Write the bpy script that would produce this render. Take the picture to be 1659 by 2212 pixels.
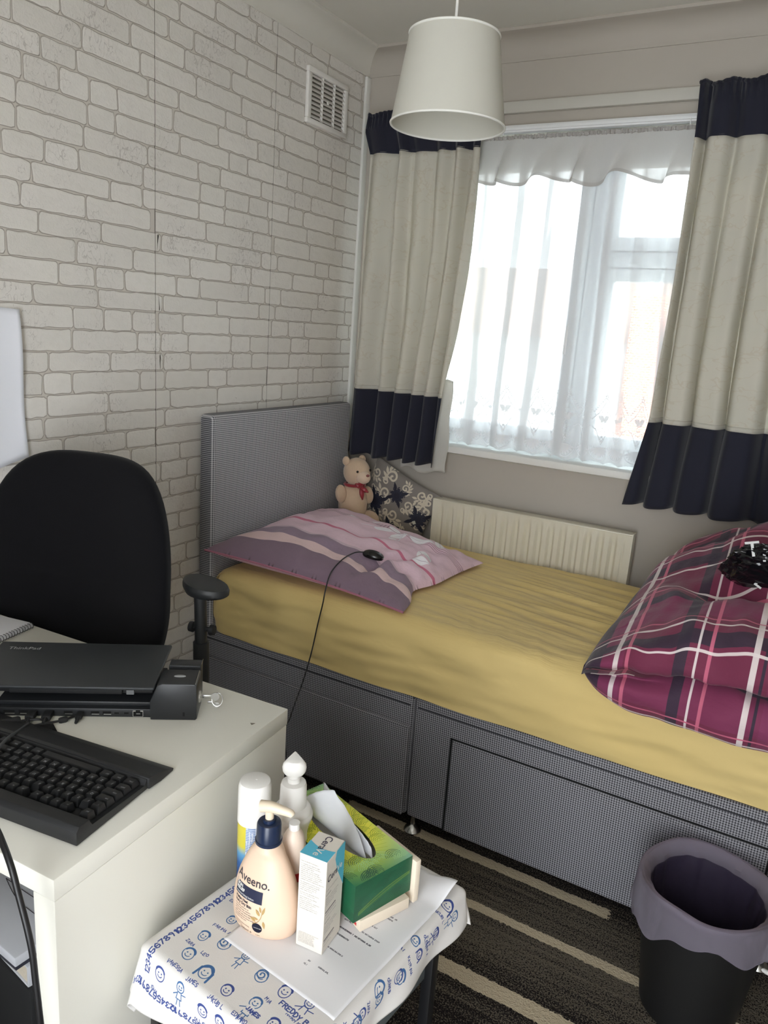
import bpy, bmesh, math, random
import numpy as np
from math import sin, cos, pi, radians, hypot, atan2, sqrt, exp
from mathutils import Vector, Matrix, noise as mn
random.seed(7); RNG = np.random.RandomState(5)
for _o in list(bpy.data.objects): bpy.data.objects.remove(_o)
SC = bpy.context.scene; COL = SC.collection

# ------------------------------------------------------------------ camera
CX, CY, CZ, YAW, PITCH, ROLL, FPX = 1.7438588752260855, -2.789707309668909, 1.4931210192806137, -0.5051625008558508, -0.23909200555903048, 0.07010368462279173, 1637.5784754772792
CAM = Vector((CX, CY, CZ))
FW = Vector((sin(YAW)*cos(PITCH), cos(YAW)*cos(PITCH), sin(PITCH)))
_rt = Vector((cos(YAW), -sin(YAW), 0)); _up = _rt.cross(FW)
RT = cos(ROLL)*_rt + sin(ROLL)*_up; UP = -sin(ROLL)*_rt + cos(ROLL)*_up
cd = bpy.data.cameras.new('camera'); cam = bpy.data.objects.new('camera', cd); COL.objects.link(cam)
cd.sensor_fit = 'HORIZONTAL'; cd.sensor_width = 36.0; cd.lens = FPX*36.0/1659.0
cd.clip_start = 0.02; cd.clip_end = 200
cam.matrix_world = Matrix(((RT.x, UP.x, -FW.x, CX), (RT.y, UP.y, -FW.y, CY), (RT.z, UP.z, -FW.z, CZ), (0, 0, 0, 1)))
SC.camera = cam
def ray(u, v): return FW + (u-829.5)/FPX*RT - (v-1106)/FPX*UP
def atx(u, v, x): d = ray(u, v); return CAM + d*((x-CX)/d.x)
def aty(u, v, y): d = ray(u, v); return CAM + d*((y-CY)/d.y)
def atz(u, v, z): d = ray(u, v); return CAM + d*((z-CZ)/d.z)

# ------------------------------------------------------------------ world, lights, exposure
W = bpy.data.worlds.new('sky'); SC.world = W; W.use_nodes = True
bg = W.node_tree.nodes['Background']; bg.inputs[0].default_value = (0.90, 0.95, 1.0, 1); bg.inputs[1].default_value = 8.0
def area(name, loc, rot, sx, sy, power, color=(1, 1, 1), portal=False):
    l = bpy.data.lights.new(name, 'AREA'); l.shape = 'RECTANGLE'; l.size = sx; l.size_y = sy; l.energy = power; l.color = color
    o = bpy.data.objects.new(name, l); o.location = loc; o.rotation_euler = rot; COL.objects.link(o)
    if portal: l.cycles.is_portal = True
    return o
area('window_portal', (0.95, 0.2, 1.62), (radians(-90), 0, 0), 1.8, 1.2, 1, portal=True)
area('rear_fill_light', (1.75, -3.52, 1.45), (radians(90), 0, 0), 0.8, 1.7, 3.3, (1.0, 0.93, 0.84))  # added soft fill from behind the camera, stands for no known lamp
SC.view_settings.view_transform = 'Standard'; SC.view_settings.look = 'None'
SC.view_settings.exposure = 0.33; SC.view_settings.gamma = 1.0; SC.view_settings.use_curve_mapping = False
SC.cycles.max_bounces = 12; SC.cycles.diffuse_bounces = 8; SC.cycles.transparent_max_bounces = 16
SC.cycles.use_denoising = True; SC.cycles.sample_clamp_indirect = 3

# ------------------------------------------------------------------ node material helpers
def S2L(c):
    return tuple((x/12.92 if x <= 0.04045 else ((x+0.055)/1.055)**2.4) for x in c)
def rgb(r, g, b): return S2L((r/255, g/255, b/255)) + (1.0,)
class NB:
    def __init__(s, name):
        s.m = bpy.data.materials.new(name); s.m.use_nodes = True; s.nt = s.m.node_tree
        s.b = s.nt.nodes['Principled BSDF']; s.out = s.nt.nodes['Material Output']
    def n(s, t, **k):
        nd = s.nt.nodes.new(t)
        for a, v in k.items(): setattr(nd, a, v)
        return nd
    def put(s, sock, v):
        if isinstance(v, bpy.types.NodeSocket): s.nt.links.new(v, sock)
        elif v is not None: sock.default_value = v
    def ma(s, op, a, b=None, c=None, clamp=False):
        nd = s.n('ShaderNodeMath', operation=op, use_clamp=clamp)
        for i, v in enumerate((a, b, c)):
            if v is not None: s.put(nd.inputs[i], v)
        return nd.outputs[0]
    def mix(s, f, a, b, mode='MIX'):
        nd = s.n('ShaderNodeMix', data_type='RGBA', blend_type=mode)
        s.put(nd.inputs[0], f); s.put(nd.inputs[6], a); s.put(nd.inputs[7], b)
        return nd.outputs[2]
    def coord(s, which='Object'): return s.n('ShaderNodeTexCoord').outputs[which]
    def sep(s, v):
        nd = s.n('ShaderNodeSeparateXYZ'); s.put(nd.inputs[0], v); return nd.outputs
    def map(s, v, scale=(1, 1, 1), loc=(0, 0, 0), rot=(0, 0, 0)):
        nd = s.n('ShaderNodeMapping'); s.put(nd.inputs[0], v)
        nd.inputs[1].default_value = loc; nd.inputs[2].default_value = rot; nd.inputs[3].default_value = scale
        return nd.outputs[0]
    def noise(s, v, scale=5, detail=4, rough=0.5):
        nd = s.n('ShaderNodeTexNoise'); s.put(nd.inputs['Vector'], v); nd.inputs['Scale'].default_value = scale
        nd.inputs['Detail'].default_value = detail; nd.inputs['Roughness'].default_value = rough
        return nd.outputs[0]
    def ramp(s, f, stops, interp='LINEAR'):
        nd = s.n('ShaderNodeValToRGB'); s.put(nd.inputs[0], f); r = nd.color_ramp; r.interpolation = interp
        while len(r.elements) > 1: r.elements.remove(r.elements[-1])
        r.elements[0].position = stops[0][0]; r.elements[0].color = stops[0][1]
        for p, c in stops[1:]:
            e = r.elements.new(p); e.color = c
        return nd.outputs[0]
    def bump(s, h, strength=0.3, dist=0.001):
        nd = s.n('ShaderNodeBump'); s.put(nd.inputs['Height'], h); nd.inputs['Strength'].default_value = strength
        nd.inputs['Distance'].default_value = dist; s.nt.links.new(nd.outputs[0], s.b.inputs['Normal']); return nd.outputs[0]
    def img(s, image, uv=None, ext='REPEAT'):
        nd = s.n('ShaderNodeTexImage', image=image, extension=ext)
        if uv is not None: s.put(nd.inputs[0], uv)
        return nd.outputs
    def base(s, c): s.put(s.b.inputs['Base Color'], c)
    def rough(s, r): s.put(s.b.inputs['Roughness'], r)
def mat(name, c, rough=0.6, metal=0.0, var=0.06, nscale=12, bump=0.15, bscale=120, dist=0.0006, spec=0.5, sheen=0, trans=0):
    k = NB(name); co = k.coord()
    f = k.noise(co, nscale, 3)
    lo = tuple(x*(1-var) for x in c[:3])+(1,); hi = tuple(min(1, x*(1+var)) for x in c[:3])+(1,)
    k.base(k.mix(f, lo, hi)); k.rough(rough); k.b.inputs['Metallic'].default_value = metal
    k.b.inputs['Specular IOR Level'].default_value = spec
    if sheen: k.b.inputs['Sheen Weight'].default_value = sheen
    if bump: k.bump(k.noise(co, bscale, 3), bump, dist)
    if trans:
        t = k.n('ShaderNodeBsdfTranslucent'); k.put(t.inputs[0], hi)
        mx = k.n('ShaderNodeMixShader'); mx.inputs[0].default_value = trans
        k.nt.links.new(k.b.outputs[0], mx.inputs[1]); k.nt.links.new(t.outputs[0], mx.inputs[2]); k.nt.links.new(mx.outputs[0], k.out.inputs[0])
    return k.m

# ------------------------------------------------------------------ rasteriser for printed patterns
class Ras:
    def __init__(s, w, h, bgc=(1, 1, 1)):
        s.w, s.h = w, h; s.a = np.empty((h, w, 4), np.float32); s.a[..., :3] = bgc[:3]; s.a[..., 3] = 1 if len(bgc) < 4 else bgc[3]
    def _box(s, x0, y0, x1, y1, pad):
        x0 = max(0, int(x0-pad)); y0 = max(0, int(y0-pad)); x1 = min(s.w, int(x1+pad)+1); y1 = min(s.h, int(y1+pad)+1)
        if x1 <= x0 or y1 <= y0: return None
        yy, xx = np.mgrid[y0:y1, x0:x1]; return x0, y0, x1, y1, xx+0.5, yy+0.5
    def _blend(s, b, cov, c):
        x0, y0, x1, y1 = b[:4]; cov = np.clip(cov, 0, 1)[..., None]; reg = s.a[y0:y1, x0:x1, :len(c)]
        reg[:] = reg*(1-cov)+np.array(c, np.float32)*cov
    def seg(s, p, q, w, c):
        b = s._box(min(p[0], q[0]), min(p[1], q[1]), max(p[0], q[0]), max(p[1], q[1]), w+2)
        if b is None: return
        X, Y = b[4], b[5]; dx, dy = q[0]-p[0], q[1]-p[1]; L = dx*dx+dy*dy+1e-9
        t = np.clip(((X-p[0])*dx+(Y-p[1])*dy)/L, 0, 1); d = np.hypot(X-p[0]-t*dx, Y-p[1]-t*dy)
        s._blend(b, w/2-d+0.5, c)
    def line(s, pts, w, c, closed=False):
        for i in range(len(pts)-1): s.seg(pts[i], pts[i+1], w, c)
        if closed: s.seg(pts[-1], pts[0], w, c)
    def disc(s, cx, cy, rx, ry, c, ang=0):
        r = max(rx, ry); b = s._box(cx-r, cy-r, cx+r, cy+r, 2)
        if b is None: return
        X, Y = b[4]-cx, b[5]-cy; u = X*cos(ang)+Y*sin(ang); v = -X*sin(ang)+Y*cos(ang)
        s._blend(b, (1-np.sqrt((u/rx)**2+(v/ry)**2))*min(rx, ry)+0.5, c)
    def ring(s, cx, cy, rx, ry, w, c, ang=0, a0=0, a1=2*pi, n=20):
        pts = []
        for i in range(n+1):
            t = a0+(a1-a0)*i/n; u, v = rx*cos(t), ry*sin(t); pts.append((cx+u*cos(ang)-v*sin(ang), cy+u*sin(ang)+v*cos(ang)))
        s.line(pts, w, c)
    def rect(s, x0, y0, x1, y1, c):
        x0, x1 = sorted((int(x0), int(x1))); y0, y1 = sorted((int(y0), int(y1)))
        s.a[max(0, y0):max(0, y1), max(0, x0):max(0, x1), :len(c)] = c
    def poly(s, pts, c):
        xs = [p[0] for p in pts]; ys = [p[1] for p in pts]; b = s._box(min(xs), min(ys), max(xs), max(ys), 1)
        if b is None: return
        X, Y = b[4], b[5]; ins = np.zeros(X.shape, bool)
        for i in range(len(pts)):
            (ax, ay), (bx, by) = pts[i-1], pts[i]
            if ay == by: continue
            ins ^= ((ay > Y) != (by > Y)) & (X < (bx-ax)*(Y-ay)/(by-ay)+ax)
        s._blend(b, ins.astype(np.float32), c)
    def leaf(s, cx, cy, L, w, ang, c):
        pts = []
        for i in range(13): t = i/12; pts.append((t*L, w*sin(pi*t**0.8)))
        for i in range(13): t = 1-i/12; pts.append((t*L, -w*sin(pi*t**0.8)))
        s.poly([(cx+x*cos(ang)-y*sin(ang), cy+x*sin(ang)+y*cos(ang)) for x, y in pts], c)
    def spiral(s, cx, cy, r, a0, turns, w, c, sgn=1):
        pts = []
        for i in range(28): t = i/27; rr = r*(1-t*0.85); a = a0+sgn*turns*2*pi*t; pts.append((cx+rr*cos(a), cy+rr*sin(a)))
        s.line(pts, w, c)
    def text(s, x, y, txt, h, w, c, ang=0, jit=0):
        cx = 0; k = h/6
        for ch in txt:
            g = FONT.get(ch.upper())
            if g:
                ja = random.uniform(-jit, jit)
                for st in g.split(';'):
                    pts = []
                    for p in st.split():
                        u = cx+int(p[0])*k; v = int(p[1])*k+ja*k; pts.append((x+u*cos(ang)-v*sin(ang), y+u*sin(ang)+v*cos(ang)))
                    s.line(pts, w, c)
            cx += 5.6*k if ch not in 'I1 .' else 3.6*k
    def image(s, name, cs='sRGB'):
        im = bpy.data.images.new(name, s.w, s.h, alpha=True); im.colorspace_settings.name = cs
        im.pixels.foreach_set(np.ascontiguousarray(s.a).ravel()); im.update(); im.pack(); return im
FONT = {'A': '00 26 40;12 32', 'B': '00 06 36 45 34 03;34 42 30 00', 'C': '45 26 05 01 20 41', 'D': '00 06 26 44 42 20 00', 'E': '46 06 00 40;03 33', 'F': '46 06 00;03 33',
 'G': '45 26 05 01 20 41 43 23', 'H': '00 06;40 46;03 43', 'I': '20 26', 'J': '36 31 20 01', 'K': '00 06;46 03 40', 'L': '06 00 40', 'M': '00 06 23 46 40', 'N': '00 06 40 46',
 'O': '20 02 04 26 44 42 20', 'P': '00 06 36 45 34 03', 'Q': '20 02 04 26 44 42 20;22 40', 'R': '00 06 36 45 34 03;23 40', 'S': '45 26 05 04 42 41 20 01', 'T': '06 46;26 20',
 'U': '06 01 20 41 46', 'V': '06 20 46', 'W': '06 10 24 30 46', 'X': '00 46;06 40', 'Y': '06 23 46;23 20', 'Z': '06 46 00 40', '0': '20 02 04 26 44 42 20', '1': '15 26 20',
 '2': '05 26 45 44 00 40', '3': '05 26 45 34 23 42 31 20 01', '4': '30 36 02 42', '5': '46 06 03 33 42 31 20 01', '6': '45 26 04 01 20 41 43 03', '7': '06 46 10', '8': '23 05 26 45 23 02 01 20 41 42 23',
 '9': '43 24 05 26 45 43 30', '.': '20 21', '-': '13 33', '+': '13 33;22 24', '/': '00 46', ';': '21 22;24 25'}

# ------------------------------------------------------------------ mesh helpers
def link(name, me, mats, parent=None, smooth=True):
    if not isinstance(mats, (list, tuple)): mats = [mats]
    for m in mats: me.materials.append(m)
    if smooth:
        me.polygons.foreach_set('use_smooth', [True]*len(me.polygons))
        try: me.set_sharp_from_angle(angle=radians(38))
        except Exception: pass
    o = bpy.data.objects.new(name, me); COL.objects.link(o)
    if parent is not None: o.parent = parent
    return o
class MB:
    """collects shapes, then becomes ONE mesh object"""
    def __init__(s): s.bm = bmesh.new(); s.mi = 0; s.uv = None
    def _done(s, faces):
        for f in faces: f.material_index = s.mi
    def box(s, x0, x1, y0, y1, z0, z1, bev=0.0, seg=2, M=None):
        r = bmesh.ops.create_cube(s.bm, size=1.0); vs = r['verts']
        for v in vs: v.co = Vector(((x0+x1)/2+v.co.x*(x1-x0), (y0+y1)/2+v.co.y*(y1-y0), (z0+z1)/2+v.co.z*(z1-z0)))
        fs = list({f for v in vs for f in v.link_faces}); allv = set(vs)
        if bev:
            es = list({e for v in vs for e in v.link_edges})
            rr = bmesh.ops.bevel(s.bm, geom=es, offset=bev, segments=seg, profile=0.5, affect='EDGES')
            allv = {v for f in rr['faces'] for v in f.verts} | {v for f in fs if f.is_valid for v in f.verts}
            fs = list({f for v in allv for f in v.link_faces})
        if M is not None:
            for v in allv: v.co = M @ v.co
        s._done(fs); return s
    def lathe(s, prof, c=(0, 0, 0), seg=32, sx=1, sy=1, M=None, sq=2.0):
        rings = []
        for r, z in prof:
            ring = []
            if r < 1e-6: ring = [s.bm.verts.new((c[0], c[1], c[2]+z))]
            else:
                for i in range(seg):
                    a = 2*pi*i/seg; ca, sa = cos(a), sin(a)
                    k = 1.0 if sq == 2 else (abs(ca)**sq+abs(sa)**sq)**(-1/sq)
                    ring.append(s.bm.verts.new((c[0]+r*sx*ca*k, c[1]+r*sy*sa*k, c[2]+z)))
            rings.append(ring)
        fs = []
        for a, b in zip(rings, rings[1:]):
            if len(a) == 1 and len(b) == 1: continue
            for i in range(seg):
                j = (i+1) % seg
                if len(a) == 1: fs.append(s.bm.faces.new((a[0], b[j], b[i])))
                elif len(b) == 1: fs.append(s.bm.faces.new((a[i], a[j], b[0])))
                else: fs.append(s.bm.faces.new((a[i], a[j], b[j], b[i])))
        if M is not None:
            for r_ in rings:
                for v in r_: v.co = M @ v.co
        s._done(fs); return s
    def tube(s, pts, r, seg=10, cap=True, smooth=0):
        pts = [Vector(p) for p in pts]
        if smooth: pts = spline(pts, smooth)
        rings = []; n = len(pts); nrm = None
        for i, p in enumerate(pts):
            t = (pts[min(i+1, n-1)]-pts[max(i-1, 0)]).normalized()
            if nrm is None: nrm = t.orthogonal().normalized()
            nrm = (nrm-t*nrm.dot(t)).normalized(); bn = t.cross(nrm)
            rr = r(i/(n-1)) if callable(r) else r
            rings.append([s.bm.verts.new(p+nrm*rr*cos(2*pi*k/seg)+bn*rr*sin(2*pi*k/seg)) for k in range(seg)])
        fs = []
        for a, b in zip(rings, rings[1:]):
            for k in range(seg):
                j = (k+1) % seg; fs.append(s.bm.faces.new((a[k], a[j], b[j], b[k])))
        if cap: fs.append(s.bm.faces.new(rings[0][::-1])); fs.append(s.bm.faces.new(rings[-1]))
        s._done(fs); return s
    def ell(s, c, r, seg=24, rings=14, M=None):
        prof = [(sin(pi*i/rings), -cos(pi*i/rings)) for i in range(rings+1)]
        T = Matrix.Translation(c) @ (M if M is not None else Matrix()) @ Matrix.Diagonal((r[0], r[1], r[2], 1))
        prof[0] = (0, -1); prof[-1] = (0, 1)
        return s.lathe(prof, (0, 0, 0), seg, M=T)
    def grid(s, nu, nv, fn, closed_u=False, uvfn=None, mi=None):
        V = [[s.bm.verts.new(fn(i/(nu-1) if not closed_u else i/nu, j/(nv-1))) for j in range(nv)] for i in range(nu)]
        if uvfn is not None and s.uv is None: s.uv = s.bm.loops.layers.uv.new('UVMap')
        rng = nu if closed_u else nu-1; D = nu if closed_u else nu-1
        for i in range(rng):
            for j in range(nv-1):
                k = (i+1) % nu
                f = s.bm.faces.new((V[i][j], V[k][j], V[k][j+1], V[i][j+1])); f.material_index = mi(i/D, j/(nv-1)) if mi else s.mi
                if uvfn is not None:
                    for l, (a, b) in zip(f.loops, ((i, j), (i+1, j), (i+1, j+1), (i, j+1))): l[s.uv].uv = uvfn(a/D, b/(nv-1))
        return V
    def prism(s, pts, z0, z1, M=None):
        a = [s.bm.verts.new((p[0], p[1], z0)) for p in pts]; b = [s.bm.verts.new((p[0], p[1], z1)) for p in pts]
        fs = [s.bm.faces.new(a[::-1]), s.bm.faces.new(b)]
        for i in range(len(pts)):
            j = (i+1) % len(pts); fs.append(s.bm.faces.new((a[i], a[j], b[j], b[i])))
        if M is not None:
            for v in a+b: v.co = M @ v.co
        s._done(fs); return s
    def add_mesh(s, me, M=None, fn=None):
        n0 = len(s.bm.verts); s.bm.from_mesh(me); s.bm.verts.ensure_lookup_table()
        vs = s.bm.verts[n0:]
        for v in vs:
            if M is not None: v.co = M @ v.co
            if fn is not None: v.co = fn(v.co)
        s._done({f for v in vs for f in v.link_faces}); return s
    def build(s, name, mats, parent=None, smooth=True, recalc=True, xf=None):
        if recalc: bmesh.ops.recalc_face_normals(s.bm, faces=s.bm.faces)
        if xf is not None: s.bm.transform(xf)
        me = bpy.data.meshes.new(name); s.bm.to_mesh(me); s.bm.free()
        return link(name, me, mats, parent, smooth)
def spline(pts, n):
    out = []; P = [pts[0]]+list(pts)+[pts[-1]]
    for i in range(1, len(P)-2):
        for k in range(n):
            t = k/n; p0, p1, p2, p3 = P[i-1], P[i], P[i+1], P[i+2]
            out.append(0.5*((2*p1)+(p2-p0)*t+(2*p0-5*p1+4*p2-p3)*t*t+(3*p1-p0-3*p2+p3)*t**3))
    out.append(P[-2]); return out
_tc = {}
def text_mesh(txt, size=1.0, bold=0.0, spacing=1.0):
    k = (txt, size, bold, spacing)
    if k not in _tc:
        cu = bpy.data.curves.new('t', 'FONT'); cu.body = txt; cu.size = size; cu.offset = bold; cu.resolution_u = 3; cu.space_character = spacing
        o = bpy.data.objects.new('t', cu); COL.objects.link(o)
        me = bpy.data.meshes.new_from_object(o.evaluated_get(bpy.context.evaluated_depsgraph_get()))
        bpy.data.objects.remove(o); _tc[k] = me
    return _tc[k]
def thing(name, label, cat, loc=(0, 0, 0), rz=0, group=None):
    o = bpy.data.objects.new(name, None); o.empty_display_size = 0.05; COL.objects.link(o); o.location = loc; o.rotation_euler = (0, 0, rz)
    return tag(o, label, cat, group)
def tag(o, label, cat, group=None, kind=None):
    if label: o['label'] = label
    if cat: o['category'] = cat
    if group: o['group'] = group
    if kind: o['kind'] = kind
    return o
def struct(o): o['kind'] = 'structure'; return o
def nz(x, y, z=0.0): return mn.noise(Vector((x, y, z)))
def sm(a, b, x): t = min(1, max(0, (x-a)/(b-a))); return t*t*(3-2*t)
def RZ(a): return Matrix.Rotation(a, 4, 'Z')
def T(*v): return Matrix.Translation(v)

# ------------------------------------------------------------------ shared materials
M_wall = mat('painted_wall', rgb(180, 173, 163), 0.75, var=0.02, bump=0.2, bscale=60)
M_ceil = mat('painted_ceiling', rgb(216, 213, 204), 0.8, var=0.02, bump=0.15, bscale=60)
M_white = mat('white_gloss_paint', rgb(232, 232, 228), 0.35, var=0.02, bump=0.05)
M_pvc = mat('white_plastic_frame', rgb(240, 242, 243), 0.3, var=0.01, bump=0)
M_plast = mat('white_plastic', rgb(236, 234, 230), 0.35, var=0.02, bump=0.03)
M_desk = mat('white_laminate', rgb(226, 224, 214), 0.38, var=0.02, nscale=4, bump=0.02)
M_black = mat('black_plastic', rgb(30, 30, 32), 0.45, var=0.1, bump=0.1, bscale=400)
M_black2 = mat('matt_black_rubber', rgb(24, 25, 27), 0.7, var=0.1, bump=0.1, bscale=500)
M_metalblk = mat('black_painted_metal', rgb(22, 22, 24), 0.35, var=0.08, bump=0.05)
M_steel = mat('bright_steel', rgb(200, 200, 198), 0.25, metal=1.0, var=0.05, bump=0)
M_grey = mat('grey_print', rgb(160, 162, 165), 0.6, var=0.05, bump=0)
M_navy = mat('navy_print', rgb(28, 34, 62), 0.5, bump=0)
M_ink = mat('dark_print', rgb(52, 48, 56), 0.6, bump=0)
M_red = mat('red_print', rgb(196, 40, 44), 0.5, bump=0)
M_paper = mat('white_paper', rgb(232, 232, 236), 0.7, var=0.015, bump=0.1, bscale=30, dist=0.002, trans=0.12)

# ------------------------------------------------------------------ setting: floor, ceiling, walls
RX, RY, HC = 2.32, -3.6, 2.517
k = NB('striped_carpet'); co = k.coord(); X, Y, Z = k.sep(co)[:3]
wob = k.noise(k.map(co, (9, 40, 1)), 1.0, 3); yy = k.ma('ADD', Y, k.ma('MULTIPLY', k.ma('SUBTRACT', wob, 0.5), 0.012))
yy = k.ma('ADD', yy, k.ma('MULTIPLY', X, 0.012))
pile = k.noise(co, 260, 2, 0.6); pile2 = k.noise(co, 120, 2)
streak = k.noise(k.map(co, (2.2, 75, 1)), 1.0, 4, 0.65)
per = k.ma('FRACT', k.ma('DIVIDE', k.ma('ADD', yy, 1.118), 0.62))      # the stripes repeat every 62 cm
def band(v, a, b): return k.ma('MULTIPLY', k.ma('GREATER_THAN', v, a), k.ma('LESS_THAN', v, b))
DK, GY, GB, CR = rgb(30, 26, 27), rgb(86, 80, 74), rgb(104, 98, 84), rgb(196, 184, 160)
tone = k.ramp(per, [(0.0, (.62, .62, .62, 1)), (0.04, (.62, .62, .62, 1)), (0.10, (.55, .55, .55, 1)), (0.26, (.5, .5, .5, 1)), (0.33, (.25, .25, .25, 1)), (0.5, (.2, .2, .2, 1)), (0.58, (.4, .4, .4, 1)), (0.63, (.12, .12, .12, 1)), (0.73, (.3, .3, .3, 1)), (0.85, (.6, .6, .6, 1)), (1.0, (.66, .66, .66, 1))])
sel = k.ma('ADD', k.ma('ADD', tone, k.ma('MULTIPLY', k.ma('SUBTRACT', streak, 0.5), 1.1)), k.ma('MULTIPLY', k.ma('SUBTRACT', pile, 0.5), 3.4))
sel = k.ma('MULTIPLY', k.ma('SUBTRACT', sel, 0.33), 6.0, clamp=True)
c0 = k.mix(sel, DK, k.mix(streak, GY, GB))
jag = k.ma('MULTIPLY', k.ma('SUBTRACT', pile2, 0.5), 0.012); yj = k.ma('ADD', yy, jag)
xj = k.ma('ADD', X, k.ma('MULTIPLY', k.ma('SUBTRACT', pile2, 0.5), 0.03))
perj = k.ma('FRACT', k.ma('DIVIDE', k.ma('ADD', yj, 1.118), 0.62))
cr = k.ma('ADD', k.ma('LESS_THAN', perj, 0.048), band(perj, 0.625, 0.70))
cr1 = k.ma('MULTIPLY', band(yj, -0.943, -0.905), k.ma('MULTIPLY', k.ma('GREATER_THAN', xj, 0.66), k.ma('LESS_THAN', xj, 1.50)))
cr = k.ma('ADD', cr, cr1, clamp=True)
c1 = k.mix(cr, c0, k.mix(pile, rgb(176, 164, 140), CR))
k.base(c1); k.rough(0.95); k.b.inputs['Specular IOR Level'].default_value = 0.1
k.bump(k.ma('ADD', pile, pile2), 0.9, 0.004); M_carpet = k.m
struct(MB().box(-0.1, RX+0.1, RY-0.1, 0.25, -0.1, 0).build('floor', M_carpet))
struct(MB().box(-0.1, RX+0.1, RY-0.1, 0.25, HC, HC+0.1).build('ceiling', M_ceil))
wx0, wx1, wz0, wz1 = 0.10, 1.86, 1.05, 2.20
b = MB(); b.box(-0.15, wx0, 0, 0.25, 0, HC); b.box(wx1, RX+0.15, 0, 0.25, 0, HC); b.box(wx0, wx1, 0, 0.25, 0, wz0-0.006); b.box(wx0, wx1, 0, 0.25, wz1, HC)
struct(b.build('wall_back', M_wall))
wl = struct(MB().box(-0.12, -0.003, RY, 0, 0, HC).build('wall_left', M_wall))
struct(MB().box(RX, RX+0.12, RY, 0, 0, HC).build('wall_right', M_wall))
b = MB(); b.box(-0.1, 1.3, RY-0.12, RY, 0, HC); b.box(2.2, RX+0.1, RY-0.12, RY, 0, HC); b.box(1.3, 2.2, RY-0.12, RY, 2.1, HC)
struct(b.build('wall_front', M_wall))
# coving: a concave strip round the top of the walls
def cove(name, p0, p1, inward, m=None):
    r = 0.085; pr_ = [(0, -r+0.0), (0.004, -r), (0.004, -r+0.01)]
    for i in range(9): a = pi/2*i/8; pr_.append((0.004+(r-0.014)*(1-cos(a)), -0.012-(r-0.024)*(1-sin(a))))
    pr_ += [(r-0.004, -0.010), (r-0.004, 0), (0, 0)]
    b = MB(); d = Vector(p1)-Vector(p0); vs = []
    for t, sg in ((0, 0), (1, 0)):
        vs.append([b.bm.verts.new(Vector(p0)+d*t+Vector(inward)*u+Vector((0, 0, HC+v-0.0005))) for u, v in pr_])
    n = len(pr_)
    for i in range(n): j = (i+1) % n; b.bm.faces.new((vs[0][i], vs[0][j], vs[1][j], vs[1][i]))
    b.bm.faces.new(vs[0]); b.bm.faces.new(vs[1][::-1])
    return struct(b.build(name, m or M_ceil))
cove('trim_1', (0, RY, 0), (0, 0, 0), (1, 0, 0)); cove('trim_2', (0, 0, 0), (RX, 0, 0), (0, -1, 0), M_wall)
# batten and pelmet board above the window; white corner bead
b = MB(); b.box(0.02, RX, -0.022, 0, 2.262, 2.300, 0.003); struct(b.build('trim_3', mat('board_paint', rgb(196, 193, 184), 0.6, var=0.02)))
struct(MB().box(0.0, 0.012, -0.034, -0.0, 0.0, 2.43, 0.003).build('trim_4', M_white))
struct(MB().box(0.02, RX, -0.014, 0, 0.0, 0.11, 0.004).build('baseboard_back', M_white))
# ---- brick-print embossed wallpaper, in hung strips with open seams
k = NB('embossed_wallpaper'); co = k.coord(); att = k.n('ShaderNodeAttribute', attribute_name='tone').outputs['Fac']
big = k.noise(co, 5, 3); fine = k.noise(k.map(co, (1, 26, 40)), 1, 4, 0.6); crk = k.noise(k.map(co, (1, 60, 34)), 1, 2, 0.4)
cv = k.ma('ABSOLUTE', k.ma('SUBTRACT', crk, 0.5)); cv = k.ma('LESS_THAN', cv, k.ma('MULTIPLY', k.ma('SUBTRACT', big, 0.50), 0.10))
brick = k.mix(att, rgb(218, 215, 206), rgb(233, 230, 222)); brick = k.mix(k.ma('MULTIPLY', big, 0.6), brick, rgb(220, 214, 213))
brick = k.mix(k.ma('MULTIPLY', k.ma('SUBTRACT', fine, 0.45), 0.9, clamp=True), brick, rgb(204, 200, 192))
brick = k.mix(k.ma('MULTIPLY', cv, 0.55), brick, rgb(178, 172, 166))
k.base(brick); k.rough(0.62); pit = k.noise(k.map(co, (1, 130, 150)), 1, 2, 0.7); k.bump(k.ma('ADD', k.ma('ADD', k.ma('MULTIPLY', cv, -0.7), fine), k.ma('MULTIPLY', pit, 0.5)), 0.75, 0.0026); M_brick = k.m
M_joint = mat('printed_mortar', rgb(202, 196, 187), 0.7, var=0.10, nscale=40, bump=0.3, bscale=200)
M_jline = mat('printed_joint_edge', rgb(164, 157, 149), 0.7, var=0.2, nscale=60, bump=0)
course = 0.0567; strips = [(-2.21, -1.6535), (-1.6515, -1.1185), (-1.1165, -0.583), (-0.581, -0.034)]
rows = []
rr = random.Random(11); zc = 0.02
zc = 0.9762-17*course
for r in range(44):
    h = course+(rr.uniform(-0.003, 0.003)); y = -2.35-rr.uniform(0, 0.2); L = []
    while y < 0.1:
        w = rr.choice((0.215, 0.20, 0.225, 0.10, 0.115, 0.19, 0.235, 0.09)); L.append((y, y+w, rr.random(), rr.random()*50)); y += w
    rows.append((zc, 0.9762+(r-16)*course+(h-course), L)); zc = rows[-1][1]
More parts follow.
